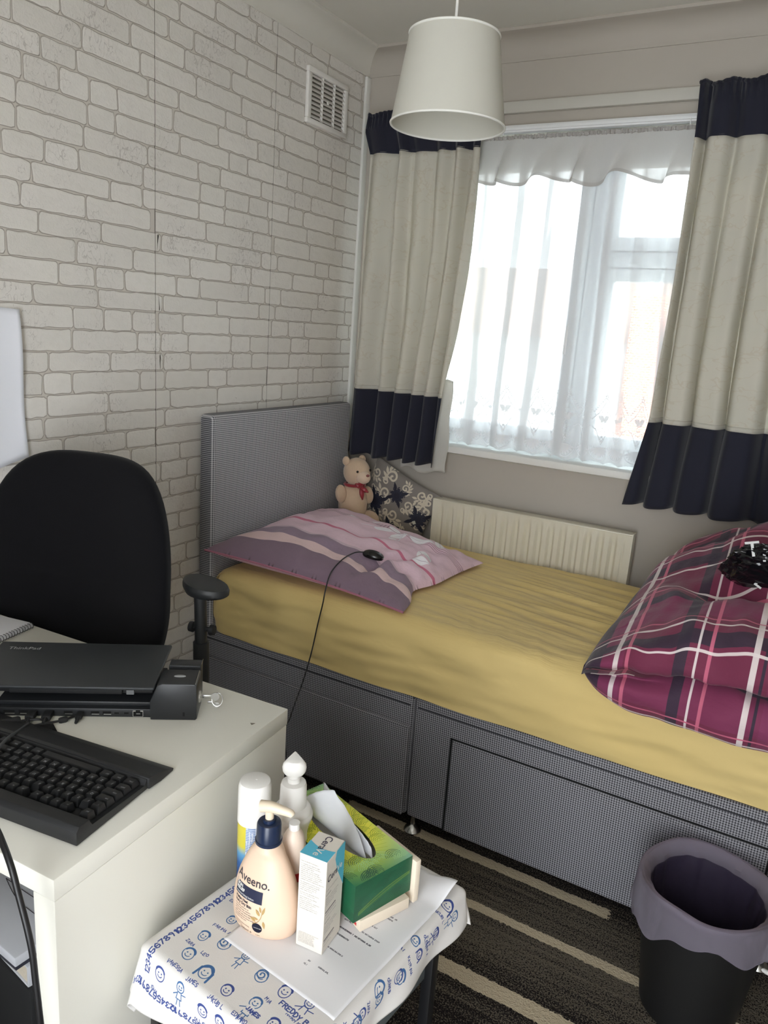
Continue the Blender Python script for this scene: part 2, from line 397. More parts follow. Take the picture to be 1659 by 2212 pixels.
for si, (ya, yb) in enumerate(strips):
    b = MB(); ztop = HC-0.083
    b.mi = 1; b.box(-0.003, 0.0, ya, yb, 0.0, ztop)
    lay = b.bm.faces.layers.float.new('tone')
    for z0, z1, L in rows:
        for (y0, y1, tn, sd) in L:
            g = 0.0030; a0, a1, c0_, c1_ = max(y0+g, ya+0.0002), min(y1-g, yb-0.0002), z0+g, min(z1-g, ztop-0.002)
            if a1-a0 < 0.012 or c1_-c0_ < 0.015: continue
            cutl, cutr = y0+g < ya, y1-g > yb
            out = []
            rad = 0.009
            def corner(cy, cz, a_, cut):
                if cut: return [(cy+(rad if cos(a_+0.1) > 0 else -rad)*1.0, cz+(rad if sin(a_+0.1) > 0 else -rad))]
                return [(cy+rad*cos(a_+i*pi/6), cz+rad*sin(a_+i*pi/6)) for i in range(4)]
            n_h = max(2, int((a1-a0)/0.022))
            def edge(p, q, n): return [(p[0]+(q[0]-p[0])*i/n, p[1]+(q[1]-p[1])*i/n) for i in range(1, n)]
            out += corner(a1-rad, c1_-rad, 0, cutr); out += edge((a1-rad, c1_), (a0+rad, c1_), n_h)
            out += corner(a0+rad, c1_-rad, pi/2, cutl); out += corner(a0+rad, c0_+rad, pi, cutl)
            out += edge((a0+rad, c0_), (a1-rad, c0_), n_h); out += corner(a1-rad, c0_+rad, 1.5*pi, cutr)
            my, mz = (a0+a1)/2, (c0_+c1_)/2; rings = []
            for off, hx in ((-0.0020, 0.0001), (0.0, 0.0013), (0.0035, 0.0019)):
                ring = []
                for (py, pz) in out:
                    wv = 0.0034*nz(py*45+sd, pz*45)+0.0018*nz(py*150, pz*150+sd)
                    sy = 1 if py > my else -1; sz = 1 if pz > mz else -1
                    edy = (sy > 0 and cutr and py > a1-0.001) or (sy < 0 and cutl and py < a0+0.001)
                    oy = 0 if edy else -(off-wv)*sy*min(1, 0.02/max(1e-4, (a1-a0)/2-abs(py-my)+0.005))
                    oz = -(off-wv)*sz*min(1, 0.012/max(1e-4, (c1_-c0_)/2-abs(pz-mz)+0.004))
                    ring.append(b.bm.verts.new((hx, min(max(py+oy, ya+0.0001), yb-0.0001), min(pz+oz, ztop-0.001))))
                rings.append(ring)
            n = len(out)
            for ri in (0, 1):
                for i in range(n):
                    j = (i+1) % n
                    try: f = b.bm.faces.new((rings[ri][i], rings[ri][j], rings[ri+1][j], rings[ri+1][i])); f.material_index = 2 if ri == 0 else 0; f[lay] = tn
                    except ValueError: pass
            f = b.bm.faces.new(rings[2]); f.material_index = 0; f[lay] = tn
    o = b.build('wallpaper_strip', [M_brick, M_joint, M_jline], wl, smooth=False, recalc=False)
    o['label'] = 'strip of off-white brick-effect wallpaper'
M_seam = mat('seam_shade', rgb(96, 90, 84), 0.9)  # thin dark strips in the open seams, their shade put into the colour
for y_ in (-1.6525, -1.1175, -0.582): MB().box(-0.0025, 0.0009, y_-0.0009, y_+0.0009, 0, HC-0.084).build('wallpaper_seam_shade', M_seam, wl)

# ------------------------------------------------------------------ window
k = NB('window_glass'); g = k.n('ShaderNodeBsdfGlossy'); g.inputs['Roughness'].default_value = 0.02; t = k.n('ShaderNodeBsdfTransparent'); t.inputs[0].default_value = (0.93, 0.96, 0.95, 1)
mx = k.n('ShaderNodeMixShader'); fr = k.n('ShaderNodeFresnel'); k.put(mx.inputs[0], k.ma('MULTIPLY', fr.outputs[0], 0.7))
k.nt.links.new(t.outputs[0], mx.inputs[1]); k.nt.links.new(g.outputs[0], mx.inputs[2]); k.nt.links.new(mx.outputs[0], k.out.inputs[0]); M_glass = k.m
win = bpy.data.objects.new('window_1', None); COL.objects.link(win); struct(win)
fy0, fy1 = 0.085, 0.15
b = MB()
for a in ((wx0, wx1, wz1-0.06, wz1), (wx0, wx1, wz0, wz0+0.055), (wx0, wx0+0.055, wz0+0.055, wz1-0.06), (wx1-0.055, wx1, wz0+0.055, wz1-0.06), (0.925, 0.985, wz0+0.055, wz1-0.06), (0.985, wx1-0.055, 1.755, 1.81)):
    b.box(a[0], a[1], fy0, fy1, a[2], a[3], 0.004)
b.build('frame', M_pvc, win)
def sash(x0, x1, z0, z1, dy):
    b = MB(); w = 0.045
    for a in ((x0, x1, z0, z0+w), (x0, x1, z1-w, z1), (x0, x0+w, z0+w, z1-w), (x1-w, x1, z0+w, z1-w)): b.box(a[0], a[1], fy0-dy, fy1-0.01, a[2], a[3], 0.005)
    s_ = b.build('sash', M_pvc, win)
    MB().box(x0+w-0.005, x1-w+0.005, 0.112, 0.118, z0+w-0.005, z1-w+0.005).build('glass_pane', M_glass, s_)
    return s_
s1 = sash(wx0+0.057, 0.923, wz0+0.057, wz1-0.062, 0.02); sash(0.987, wx1-0.057, 1.812, wz1-0.062, 0.02); sash(0.987, wx1-0.057, wz0+0.057, 1.753, 0.0)
b = MB(); b.box(0.890, 0.912, 0.048, 0.066, 1.50, 1.56, 0.004); b.tube([(0.901, 0.050, 1.545), (0.901, 0.035, 1.545), (0.899, 0.032, 1.50), (0.897, 0.034, 1.44)], 0.007, 8, smooth=3); b.build('handle', M_pvc, s1)
b = MB(); b.box(0.04, 1.93, -0.052, 0.09, 1.024, 1.0515, 0.005); struct(b.build('trim_5', M_white))
# outside: a rendered neighbouring house with a brick chimney stack, and the garden ground
M_render = mat('pale_render', rgb(225, 225, 225), 0.9, var=0.05, nscale=1)
struct(MB().box(-40, 40, 0.6, 60, -3.2, -3.0).build('ground_outside', mat('garden_ground', rgb(200, 200, 190), 0.9, var=0.1, nscale=0.6)))
k = NB('red_brick'); co = k.coord(); bt = k.n('ShaderNodeTexBrick'); k.put(bt.inputs[0], k.map(co, (1, 1, 1), rot=(radians(90), 0, 0))); bt.inputs['Color1'].default_value = rgb(196, 120, 100); bt.inputs['Color2'].default_value = rgb(214, 140, 116)
bt.inputs['Mortar'].default_value = rgb(220, 210, 200); bt.inputs['Scale'].default_value = 4.4; bt.inputs['Mortar Size'].default_value = 0.02; k.base(bt.outputs[0]); k.rough(0.9); M_redbrick = k.m
hs = thing('neighbour_house', 'pale house with a red brick stack seen through the net at the window', 'house', (0.0, 16, -3.0))
MB().box(-9.5, -1.6, 0, 6, 0, 4.6).build('wall', M_render, hs)
b = MB(); b.prism([(-0.3, 4.5), (3.0, 6.4), (6.3, 4.5)], -9.8, -1.3, M=Matrix(((0, 0, 1, 0), (1, 0, 0, 0), (0, 1, 0, 0), (0, 0, 0, 1)))); b.build('roof', mat('roof_tiles', rgb(150, 130, 120), 0.8), hs)
MB().box(-2.3, -1.62, -0.5, 0, 0, 5.6).build('chimney_stack', M_redbrick, hs)

# ------------------------------------------------------------------ net curtain with lace border and frilled valance
TW, TH = 640, 1024          # one tile: 0.17 m wide, 0.30 m high, bottom at v=0
r = Ras(TW, TH, (0.0, 0.0, 0.0)); Wt = (1, 1, 1); S = TW/0.17
def bothx(fn):
    for dx in (-TW, 0, TW): fn(dx)
for i in range(2):
    cx = TW*(0.25+0.5*i)
    def motif(dx, cx=cx, i=i):
        x = cx+dx
        for kk in range(9):                                           # scallop fan
            a = pi*(0.5)+ (kk-4)*0.30; L = 150
            r.leaf(x, 215, 165, 15, -a, (0.75,)*3); r.ring(x+88*cos(a), 215-88*sin(a), 62, 14, 5, Wt, -a)
        r.ring(x, 215, 160, 180, 12, Wt, 0, pi, 2*pi, 26); r.ring(x, 225, 105, 60, 9, Wt, 0, pi, 2*pi)
        for q in range(4): r.disc(x+26*cos(q*pi/2), 320+26*sin(q*pi/2), 15, 15, Wt)
        r.line([(x-150, 470), (x-90, 430), (x, 250)], 9, Wt); r.line([(x+150, 470), (x+90, 430), (x, 250)], 9, Wt)
        r.line([(x-160, 560), (x-80, 640), (x, 780), (x+80, 640), (x+160, 560)], 10, Wt)
        for q in range(7):
            t = q/6; r.disc(x-120+240*t, 640-abs(t-.5)*100+30, 8, 8, Wt)
            r.disc(x-100+200*t, 400+abs(t-.5)*90, 8, 8, Wt)
        if i == 0:
            r.leaf(x, 560, 95, 34, 0.5, (0.9,)*3); r.leaf(x, 560, 95, 34, pi-0.5, (0.9,)*3); r.leaf(x, 560, 60, 20, -0.6, (0.9,)*3); r.leaf(x, 560, 60, 20, pi+0.6, (0.9,)*3)
        else:
            r.leaf(x, 545, 100, 30, 0.9, (0.9,)*3); r.leaf(x, 545, 100, 26, pi-0.2, (0.9,)*3)
        r.spiral(x, 480, 46, 1.2, 1.1, 8, Wt); r.disc(x, 790, 6, 6, Wt)
        for q in range(5): r.disc(x+20*cos(q*1.257), 840+20*sin(q*1.257), 11, 11, Wt)
        for q in (-1, 0, 1): r.line([(x, 865), (x+q*16, 905)], 6, Wt)
        for q in range(7):
            t = q/6; r.leaf(x-30-110*t, 800-150*t, 26, 6, 1.1, Wt); r.leaf(x+30+110*t, 800-150*t, 26, 6, pi-1.1, Wt)
            r.leaf(x-30-110*t, 800-150*t, 26, 6, 2.3, Wt); r.leaf(x+30+110*t, 800-150*t, 26, 6, 0.8, Wt)
    bothx(motif)
im_lace = r.image('lace_pattern', 'Non-Color')
def sheer(name, base_op, lace=False, col=(0.88, 0.9, 0.93, 1), tl_f=0.12, tilt=2.0):
    k = NB(name); k.nt.nodes.remove(k.b); tr = k.n('ShaderNodeBsdfTransparent'); df = k.n('ShaderNodeBsdfDiffuse'); tl = k.n('ShaderNodeBsdfTranslucent')
    df.inputs[0].default_value = col; tl.inputs[0].default_value = col
    m1 = k.n('ShaderNodeMixShader'); m1.inputs[0].default_value = tl_f; k.nt.links.new(df.outputs[0], m1.inputs[1]); k.nt.links.new(tl.outputs[0], m1.inputs[2])
    uv = k.n('ShaderNodeUVMap').outputs[0]; wv = k.noise(k.map(uv, (300, 3, 1)), 1, 2)
    # a thread sheet seen edge-on covers more: opacity grows with the tilt of the cloth
    lw = k.n('ShaderNodeLayerWeight'); lw.inputs[0].default_value = 0.5
    op = k.ma('ADD', base_op, k.ma('MULTIPLY', k.ma('POWER', lw.outputs['Facing'], 1.3), tilt)); op = k.ma('ADD', op, k.ma('MULTIPLY', k.ma('SUBTRACT', wv, 0.5), 0.08))
    if lace:
        s_ = k.sep(uv); im = k.img(im_lace, k.map(uv, (1, 1, 1)))[0]
        inb = k.ma('MULTIPLY', k.ma('LESS_THAN', s_[1], 1.0), 1.0); op = k.ma('ADD', op, k.ma('MULTIPLY', k.ma('MULTIPLY', im, inb), 0.62))
    op = k.ma('MINIMUM', op, 0.96)
    m2 = k.n('ShaderNodeMixShader'); k.put(m2.inputs[0], op); k.nt.links.new(tr.outputs[0], m2.inputs[1]); k.nt.links.new(m1.outputs[0], m2.inputs[2]); k.nt.links.new(m2.outputs[0], k.out.inputs[0])
    return k.m
M_net = sheer('net_voile', 0.54, True, (0.88, 0.9, 0.93, 1), 0.05, 2.0); M_val = sheer('valance_voile', 0.80, False, (0.66, 0.65, 0.63, 1), 0.11, 1.3)
M_hem = sheer('net_hem', 0.96, False, (0.52, 0.50, 0.48, 1), 0.10, 0.2)
nc = thing('net_curtain', 'white voile net curtain with lace border hung across the window', 'net curtain', (0, 0, 1.05))
def netf(u, v):
    x = 0.16+1.56*u; z = 1.054+1.12*v
    ph = x*52+2.2*nz(x*5, v*0.6)+0.4*sin(x*17); a = 0.015*(0.75+1.0*nz(x*5, 3.0)+0.3)*(1-0.3*v)
    if v < 0.05: z += 0.010*abs(sin(pi*u*1.56/0.085*1.28))*(1-v/0.05)
    return (x+0.006*cos(ph*1.0), 0.022+a*sin(ph)+0.004*nz(x*30, v*5), z-1.05)
b = MB(); b.grid(520, 40, netf, uvfn=lambda u, v: (u*1.56*1.35/0.17, v*1.12/0.30)); b.build('voile', M_net, nc)
def valf(u, v):          # v: 0 top .. 1 bottom
    x = 0.30+1.42*u; dz = 0.145+0.012*sin(x*23)+0.012*nz(x*9, 7)
    ph = x*44+5*nz(x*4, 1.3)+1.5*v; a = 0.004+0.020*v
    return (x+0.022*v*cos(ph)+0.02*v*nz(x*5, 9), -0.012-0.006*v+a*sin(ph)*(0.7+0.6*nz(x*7, 2)), 1.128-v*dz-0.012*v*cos(ph+0.6))
b = MB(); b.grid(480, 14, valf, uvfn=lambda u, v: (u*10, v), mi=lambda u, v: 1 if v > 0.90 else 0); b.build('frill', [M_val, M_hem], nc)
def rufff(u, v):
    x = 0.30+1.42*u; ph = x*420+4*nz(x*30, 0)
    return (x, -0.014+0.005*sin(ph)+0.006*cos(2*pi*v), 1.128+0.007*sin(2*pi*v)+0.004*nz(x*90, 3)+0.004)
b = MB(); b.grid(700, 7, rufff, uvfn=lambda u, v: (u*10, v)); b.build('gathered_heading', M_hem, nc)
b = MB(); b.tube([(0.12, -0.012, 1.132), (1.84, -0.012, 1.132)], 0.003, 8); b.build('wire', M_pvc, nc)
rl = thing('curtain_rail', 'white plastic curtain rail fixed above the net curtain', 'curtain rail', (0, 0, 2.2))
b = MB(); b.box(0.03, 2.05, -0.030, -0.001, -0.004, 0.020, 0.003); b.box(0.03, 2.05, -0.036, -0.028, 0.002, 0.014, 0.002); b.build('track', M_pvc, rl)
for xx_ in (0.60, 1.235): MB().tube([(xx_, -0.034, 0.004), (xx_, -0.040, -0.004), (xx_, -0.034, -0.014)], 0.002, 6).build('glider', M_pvc, rl)

# ------------------------------------------------------------------ heavy curtains
k = NB('cream_curtain_cloth'); uv = k.n('ShaderNodeUVMap').outputs[0]; co = k.coord()
vein = k.noise(k.map(uv, (7, 16, 1)), 1, 3, 0.5); ve = k.ma('LESS_THAN', k.ma('ABSOLUTE', k.ma('SUBTRACT', vein, 0.5)), 0.010)
cc = k.mix(k.noise(k.map(uv, (3, 6, 1)), 1, 2), rgb(206, 205, 194), rgb(216, 211, 200)); cc = k.mix(k.ma('MULTIPLY', ve, 0.35), cc, rgb(196, 184, 164))
k.base(cc); k.rough(0.85); tl = k.n('ShaderNodeBsdfTranslucent'); k.put(tl.inputs[0], k.mix(0.5, cc, rgb(226, 214, 178))); mx = k.n('ShaderNodeMixShader'); mx.inputs[0].default_value = 0.20
k.nt.links.new(k.b.outputs[0], mx.inputs[1]); k.nt.links.new(tl.outputs[0], mx.inputs[2]); k.nt.links.new(mx.outputs[0], k.out.inputs[0]); k.bump(k.noise(co, 600, 2), 0.2, 0.0005); M_cream = k.m
M_navyc = mat('navy_curtain_cloth', rgb(24, 26, 42), 0.9, var=0.12, nscale=6, bump=0.3, bscale=500, sheen=0.15)
M_lining = mat('white_curtain_lining', rgb(222, 220, 214), 0.85, var=0.03, bump=0.2, bscale=400, trans=0.35)
def curtain(label, L, R, nf, ztop, zb1, zb2, zbot, seed, lining=True, y0=-0.085, amp=0.026):
    """L(z), R(z): edges; one sheet in three sewn bands"""
    t_ = thing('curtain', label, 'curtain', (0, 0, 0))
    H = ztop-zbot
    def fn(u, z):
        v = (ztop-z)/H; x0, x1 = L(z), R(z)
        ph = 2*pi*nf*(u+0.075*nz(u*3.2+seed, v*0.9)+0.03*sin(2*pi*u+seed)-0.03*v)
        a = amp*(0.65+0.6*v-0.45*sm(0.7, 1, v))*(0.8+1.1*nz(u*5, seed+v*0.6))
        if z > zb1: a *= 0.8; 
        y = y0+a*(sin(ph)+0.3*sin(2*ph+seed))+0.01*nz(u*9, v*7, seed)
        puff = sm(ztop-0.03, ztop, z)*0.0
        if z > ztop-0.05: y += 0.004*sin(u*nf*40)
        x = x0+(x1-x0)*u+0.010*(0.4+v)*cos(ph)
        return Vector((x, min(y, -0.042), z+0.006*sin(ph+1)*(1 if z > ztop-0.01 or z < zbot+0.02 else 0)))
    def band_(name, za, zb, m, pos, n=10, lip=0.0):
        b = MB(); b.grid(150, n, lambda u, v: fn(u, za+(zb-za)*v)+Vector((0, lip, 0)), uvfn=lambda u, v: (u*1.1, (za+(zb-za)*v)))
        o = b.build(name, m, t_); md = o.modifiers.new('t', 'SOLIDIFY'); md.thickness = 0.0022; md.offset = 0
        return o
    band_('top_band', ztop, zb1-0.004, M_navyc, 0, 12, -0.001); band_('cream_panel', zb1, zb2, M_cream, 0, 44, 0.0); band_('seam_band', zb2+0.014, zb2-0.002, M_cream, 0, 3, -0.0025)
    band_('bottom_band', zb2, zbot, M_navyc, 0, 22, -0.001)
    b = MB(); b.tube([fn(i/150, ztop)+Vector((0, 0, -0.002)) for i in range(151)], 0.006, 6); b.build('heading_tape', M_navyc, t_)
    return t_, fn
def pl(pts):
    def f(z):
        for (z0, x0), (z1, x1) in zip(pts, pts[1:]):
            if z <= z0 and z >= z1: return x0+(x1-x0)*(z0-z)/(z0-z1)
        return pts[0][1] if z > pts[0][0] else pts[-1][1]
    return f
cl, fl = curtain('navy and cream curtain beside the brick wallpaper, behind the lampshade', pl([(2.30, 0.055), (2.22, 0.045), (2.14, 0.072), (1.9, 0.062), (1.24, 0.050), (0.9, 0.036)]),
        pl([(2.3, 0.535), (2.1, 0.540), (1.8, 0.538), (1.5, 0.515), (1.25, 0.488), (0.9, 0.463)]), 5.6, 2.278, 2.140, 1.243, 0.968, 2.0)
b = MB(); b.grid(30, 30, lambda u, v: Vector((0.30+0.2*u+0.004*sin(12*v), -0.062+0.006*sin(14*u)+0.008*nz(u*4, v*4), 1.30-0.365*v-0.0*u+0.010*sin(u*9)))); o = b.build('lining', M_lining, cl); md = o.modifiers.new('t', 'SOLIDIFY'); md.thickness = 0.0015
cr_, fr_ = curtain('navy and cream curtain at the foot end of the bed, above the plaid duvet', pl([(2.3, 1.255), (2.13, 1.262), (1.7, 1.262), (1.25, 1.252), (0.9, 1.205)]),
        pl([(2.3, 1.78), (2.1, 1.83), (1.25, 1.86), (0.9, 1.86)]), 5.2, 2.290, 2.135, 1.243, 0.950, 5.0, amp=0.03)

# ------------------------------------------------------------------ radiator
rad = thing('radiator', 'cream fluted panel radiator on the wall between bed and window', 'radiator', (0.481, -0.05, 0.30))
M_rad = mat('radiator_enamel', rgb(216, 211, 194), 0.35, var=0.02, bump=0.02)
RW, RH = 0.78, 0.542
def radf(u, v):
    x = RW*u; z = RH*v; e = sm(0.02, 0.05, z)*sm(0.02, 0.05, RH-z)*sm(0.02, 0.035, x)*sm(0.02, 0.035, RW-x)
    ph = (x-0.03)/0.0458; fr_c = ph-math.floor(ph); g = sm(0.0, 0.16, fr_c)*sm(1.0, 0.84, fr_c) if True else 0
    g = max(0, min(1, (0.5-abs(fr_c-0.5))*5-0.6))
    return (x, -0.052+0.013*e*(1-g), z)
b = MB(); b.grid(480, 26, radf); b.build('front_panel', M_rad, rad)
b = MB(); b.box(0, RW, -0.012, -0.002, 0.01, RH-0.01, 0.003); b.build('back_panel', M_rad, rad)
b = MB(); b.box(-0.001, RW+0.001, -0.053, 0.0, RH-0.006, RH, 0.002); b.build('top_grille', M_rad, rad)
for xx_ in (-0.003, RW-0.001): MB().box(xx_, xx_+0.004, -0.053, 0.0, 0.0, RH, 0.001).build('side_cover', M_rad, rad)
for xx_ in (0.15, RW-0.15): MB().box(xx_, xx_+0.03, -0.002, 0.0495, RH-0.2, RH-0.05).build('bracket', M_rad, rad)

# ------------------------------------------------------------------ bed
def check_fabric(name, ax, light=(196, 196, 200), dark=(38, 37, 44), p=0.0064):
    k = NB(name); s_ = k.sep(k.coord()); a = s_[ax[0]]; c = s_[ax[1]]
    wx_ = k.ma('GREATER_THAN', k.ma('FRACT', k.ma('DIVIDE', a, p)), 0.46); wy_ = k.ma('GREATER_THAN', k.ma('FRACT', k.ma('DIVIDE', c, p)), 0.46)
    f = k.ma('MULTIPLY', k.ma('ADD', wx_, wy_), 0.5); nn = k.noise(k.coord(), 900, 2); f = k.ma('ADD', f, k.ma('MULTIPLY', k.ma('SUBTRACT', nn, 0.5), 0.35), clamp=True)
    k.base(k.mix(f, rgb(*dark), rgb(*light))); k.rough(0.9); k.b.inputs['Specular IOR Level'].default_value = 0.15; k.bump(f, 0.4, 0.0006); return k.m
F_xz = check_fabric('grey_check_fabric', (0, 2), (158, 157, 162), (30, 29, 35)); F_yz = check_fabric('grey_check_fabric_head', (1, 2), (206, 206, 210), (62, 62, 70))  # one fabric twice: base copy darkened for shade, headboard copy lighter as lit
bed = thing('divan_bed', 'grey checked single divan bed with drawers, headboard against brick wallpaper', 'bed', (0, 0, 0))
BY = -0.945
def base_sec(x0, x1):
    b = MB(); b.box(x0, x1, BY, -0.115, 0.050, 0.440, 0.008, 3); return b.build('base_section', F_xz, bed)
base_sec(0.015, 0.869); base_sec(0.874, 1.93)
b = MB(); b.tube([(0.02, BY+0.004, 0.4405), (0.866, BY+0.004, 0.4405)], 0.0045, 8); b.build('piping', F_xz, bed)
b = MB(); b.tube([(0.877, BY+0.004, 0.4405), (1.927, BY+0.004, 0.4405)], 0.0045, 8); b.build('piping', F_xz, bed)
b = MB(); b.box(0.03, 0.86, BY-0.0015, BY+0.002, 0.414, 0.4175); b.box(0.885, 1.92, BY-0.0015, BY+0.002, 0.414, 0.4175); b.build('stitched_seam', mat('dark_thread', rgb(40, 40, 46), 0.9), bed)
MB().box(0.084, 0.864, BY-0.014, BY-0.001, 0.054, 0.350, 0.004, 3).build('drawer', F_xz, bed)
MB().box(1.003, 1.83, BY-0.005, BY+0.001, 0.054, 0.350, 0.003, 3).build('drawer', F_xz, bed)
b = MB(); bb = 0.004
for a in ((0.996, 1.002, 0.05, 0.356), (0.996, 1.836, 0.351, 0.356), (1.831, 1.836, 0.05, 0.356)): b.box(a[0], a[1], BY-0.0012, BY, a[2], a[3])
b.build('drawer_gap', mat('dark_gap', rgb(14, 14, 16), 1), bed)
for gx, gy in ((0.895, -0.935), (0.06, -0.90), (1.86, -0.90), (0.895, -0.2), (1.86, -0.2), (0.06, -0.2)):
    b = MB(); b.lathe([(0, 0), (0.026, 0), (0.027, 0.005), (0.020, 0.016), (0.007, 0.024), (0.006, 0.052), (0, 0.052)], (gx, gy, 0), 20); b.build('glide_foot', M_steel, bed)
b = MB(); b.box(0.010, 0.072, -0.940, -0.105, 0.16, 1.180, 0.016, 4); b.build('headboard', F_yz, bed)
# mattress under its fitted sheet
k = NB('yellow_sheet'); co = k.coord(); k.base(k.mix(k.noise(co, 3, 2), rgb(206, 180, 114), rgb(218, 194, 132))); k.rough(0.8); k.b.inputs['Sheen Weight'].default_value = 0.15
wn = k.noise(k.map(co, (3, 22, 3), rot=(0, 0, 0.15)), 1, 4, 0.6); k.bump(wn, 0.8, 0.010); M_sheet = k.m
mx0, mx1, my0, my1, mz0, mz1 = 0.076, 1.925, -0.948, -0.112, 0.4465, 0.676
def rbox(fx, fy):
    """superellipse-like section: parameter around (y,z) at each x"""
ms = thing('mattress', 'mattress under a wrinkled yellow fitted sheet on the grey divan', 'mattress', (0, 0, mz0))
def matf(u, v):
    # v around the section from bottom-front, over the top, to bottom-back
    x = mx0+(mx1-mx0)*u; ex = min(u*(mx1-mx0), (1-u)*(mx1-mx0)); er = 0.075
    inset = er*(1-sqrt(max(0, 1-(1-min(1, ex/er))**2))) if ex < er else 0
    H = mz1-mz0; D = my1-my0; per_ = H+D+H; s_ = v*per_; R_ = 0.055
    if s_ < H: y, z = my0, mz0+s_; ny, nz_ = -1, 0
    elif s_ < H+D: y, z = my0+(s_-H), mz1; ny, nz_ = 0, 1
    else: y, z = my1, mz1-(s_-H-D); ny, nz_ = 1, 0
    # round the top corners
    dy = min(y-my0, my1-y); dz = mz1-z
    if dy < R_ and dz < R_:
        a, c = 1-dy/R_, 1-dz/R_; m_ = max(a, c); L = hypot(a, c)
        if L > 1e-6: a, c = a*m_/L, c*m_/L
        y = my0+R_*(1-a) if y-my0 < my1-y else my1-R_*(1-a); z = mz1-R_*(1-c)
    bulge = 0.010*sin(pi*min(1, max(0, (z-mz0)/H)))*(1 if s_ < H*1.1 else 0)
    y = y-bulge
    z -= inset*0.9*sm(mz0, mz1, z)
    if ny: y += inset*0.6*(-ny)
    # wrinkles
    w = 0
    if z > mz1-0.05:
        k1 = exp(-((y+0.52)/0.36)**2)*(0.25+0.75*sm(0.75, 1.0, x))
        w = 0.014*k1*nz(x*2.2+y*1.5, y*24+x*4)+0.009*k1*nz(x*5, y*44+x*9)+0.004*nz(x*2, y*3)
        w += 0.006*sm(-0.70, -0.92, y)*sm(0.8, 1.0, x)*nz(x*30+y*12, y*4)
        z += w
    if s_ < H*1.3: y -= 0.010*nz(x*3-z*7, z*12+x*4)+0.006*nz(x*5-z*20, z*22+x*3)+0.004*sin(x*2.2)
    return Vector((x, y, z-mz0))
b = MB(); V = b.grid(340, 210, matf)
b.bm.faces.new([V[0][j] for j in range(210)]); b.bm.faces.new([V[-1][j] for j in range(210)][::-1])
b.build('fitted_sheet', M_sheet, ms)

# ------------------------------------------------------------------ pillow (printed case)
r = Ras(1024, 1024, (0.88, 0.76, 0.81)); P1 = (0.86, 0.76, 0.80)
for x0, x1, c in ((0, 120, (0.50, 0.42, 0.48)), (120, 178, (0.85, 0.74, 0.74)), (178, 262, (0.56, 0.48, 0.55)), (262, 280, (0.80, 0.70, 0.75)), (400, 418, (0.78, 0.44, 0.54)), (900, 1024, (0.80, 0.64, 0.70)), (950, 978, (0.62, 0.24, 0.34))):
    r.rect(0, x0, 1024, x1, c)
for yv in (640, 652, 664, 678): r.seg((0, yv), (1024, yv+10), 3, (0.52, 0.36, 0.44))
rr = random.Random(3)
for cx, cy, L, a in ((300, 600, 100, 0.2), (380, 650, 90, 2.6), (520, 590, 110, 0.5), (560, 690, 100, -0.4), (640, 560, 120, 1.2), (700, 660, 150, 0.3), (820, 560, 150, -0.6), (760, 800, 160, 0.9), (480, 820, 120, 2.0), (300, 860, 120, 0.6), (880, 700, 130, 2.2), (180, 760, 90, 1.0), (420, 740, 80, 0.1), (860, 420, 100, 0.4), (700, 520, 70, 2.7)):
    r.leaf(cx, cy, L, L*0.24, a, (0.96, 0.95, 0.97)); r.seg((cx, cy), (cx+L*cos(a), cy+L*sin(a)), 2.5, (0.80, 0.74, 0.80))
r.line([(460, 560+i*0) for i in range(1)]+[(470+26*i, 560+14*i+20*sin(i*.6)) for i in range(14)], 5, (0.90, 0.88, 0.91)); r.line([(600+8*i, 890-28*i) for i in range(14)], 5, (0.90, 0.88, 0.91))
for i in range(7): r.seg((430+22*i, 690), (436+22*i, 650), 5, (0.50, 0.34, 0.42))
im_pil = r.image('pillowcase_print')
k = NB('printed_pillowcase'); uv = k.n('ShaderNodeUVMap').outputs[0]; co = k.coord(); k.base(k.img(im_pil, uv)[0]); k.rough(0.85); k.b.inputs['Sheen Weight'].default_value = 0.1; k.bump(k.noise(k.map(co, (14, 14, 14)), 1, 4, 0.65), 0.6, 0.008); M_pil = k.m
pA, pB, pC, pD = [Vector(p) for p in ((0.083, -0.985, 0.742), (0.085, -0.255, 0.752), (0.800, -0.315, 0.690), (0.805, -0.935, 0.690))]
pw = thing('pillow', 'pink pillow in striped leaf-print case lying against the headboard', 'pillow', (0.43, -0.6, 0.69))
def pilf(side):
    def f(u, v):   # u: A->B (y), v: A->D (x)
        p = pA*(1-u)*(1-v)+pB*u*(1-v)+pD*(1-u)*v+pC*u*v
        eu, ev = 1-(2*u-1)**2, 1-(2*v-1)**2
        pull = 0.035; cc_ = Vector((0.43, -0.6, 0)); 
        p += (Vector((cc_.x-p.x, 0, 0))*0.07*(1-ev)*eu*1.0 if False else Vector((0, 0, 0)))
        p.x += (-1 if v > 0.5 else 1)*0.03*eu*(1-ev)-0.035*exp(-((u-0.30)/0.12)**2)*sm(0.6, 1, v); p.y += (-1 if u > 0.5 else 1)*0.03*ev*(1-eu)
        t = (max(0, eu)**0.42)*(max(0, ev)**0.42)
        wr = 0.014*nz(p.x*7, p.y*7)+0.010*nz(p.x*16+3, p.y*14)+0.020*sm(0.55, 0.9, v)*nz(p.x*24, p.y*19)
        crease = -0.018*exp(-((v-0.80-0.25*(u-0.4))/0.03)**2)*sm(0.05, 0.2, u)*sm(0.75, 0.45, u)
        if side > 0: p.z += 0.097*t*(1-0.25*v)+wr*min(1, t*1.5)+crease
        else: p.z = p.z-(p.z-0.682)*min(1, t*1.1)
        return p-Vector((0.43, -0.6, 0.69))
    return f
b = MB(); b.grid(110, 110, pilf(1), uvfn=lambda u, v: (v, u*0.87)); b.grid(60, 60, pilf(-1), uvfn=lambda u, v: (v, 0.985-0.10*min(1, u*7)))
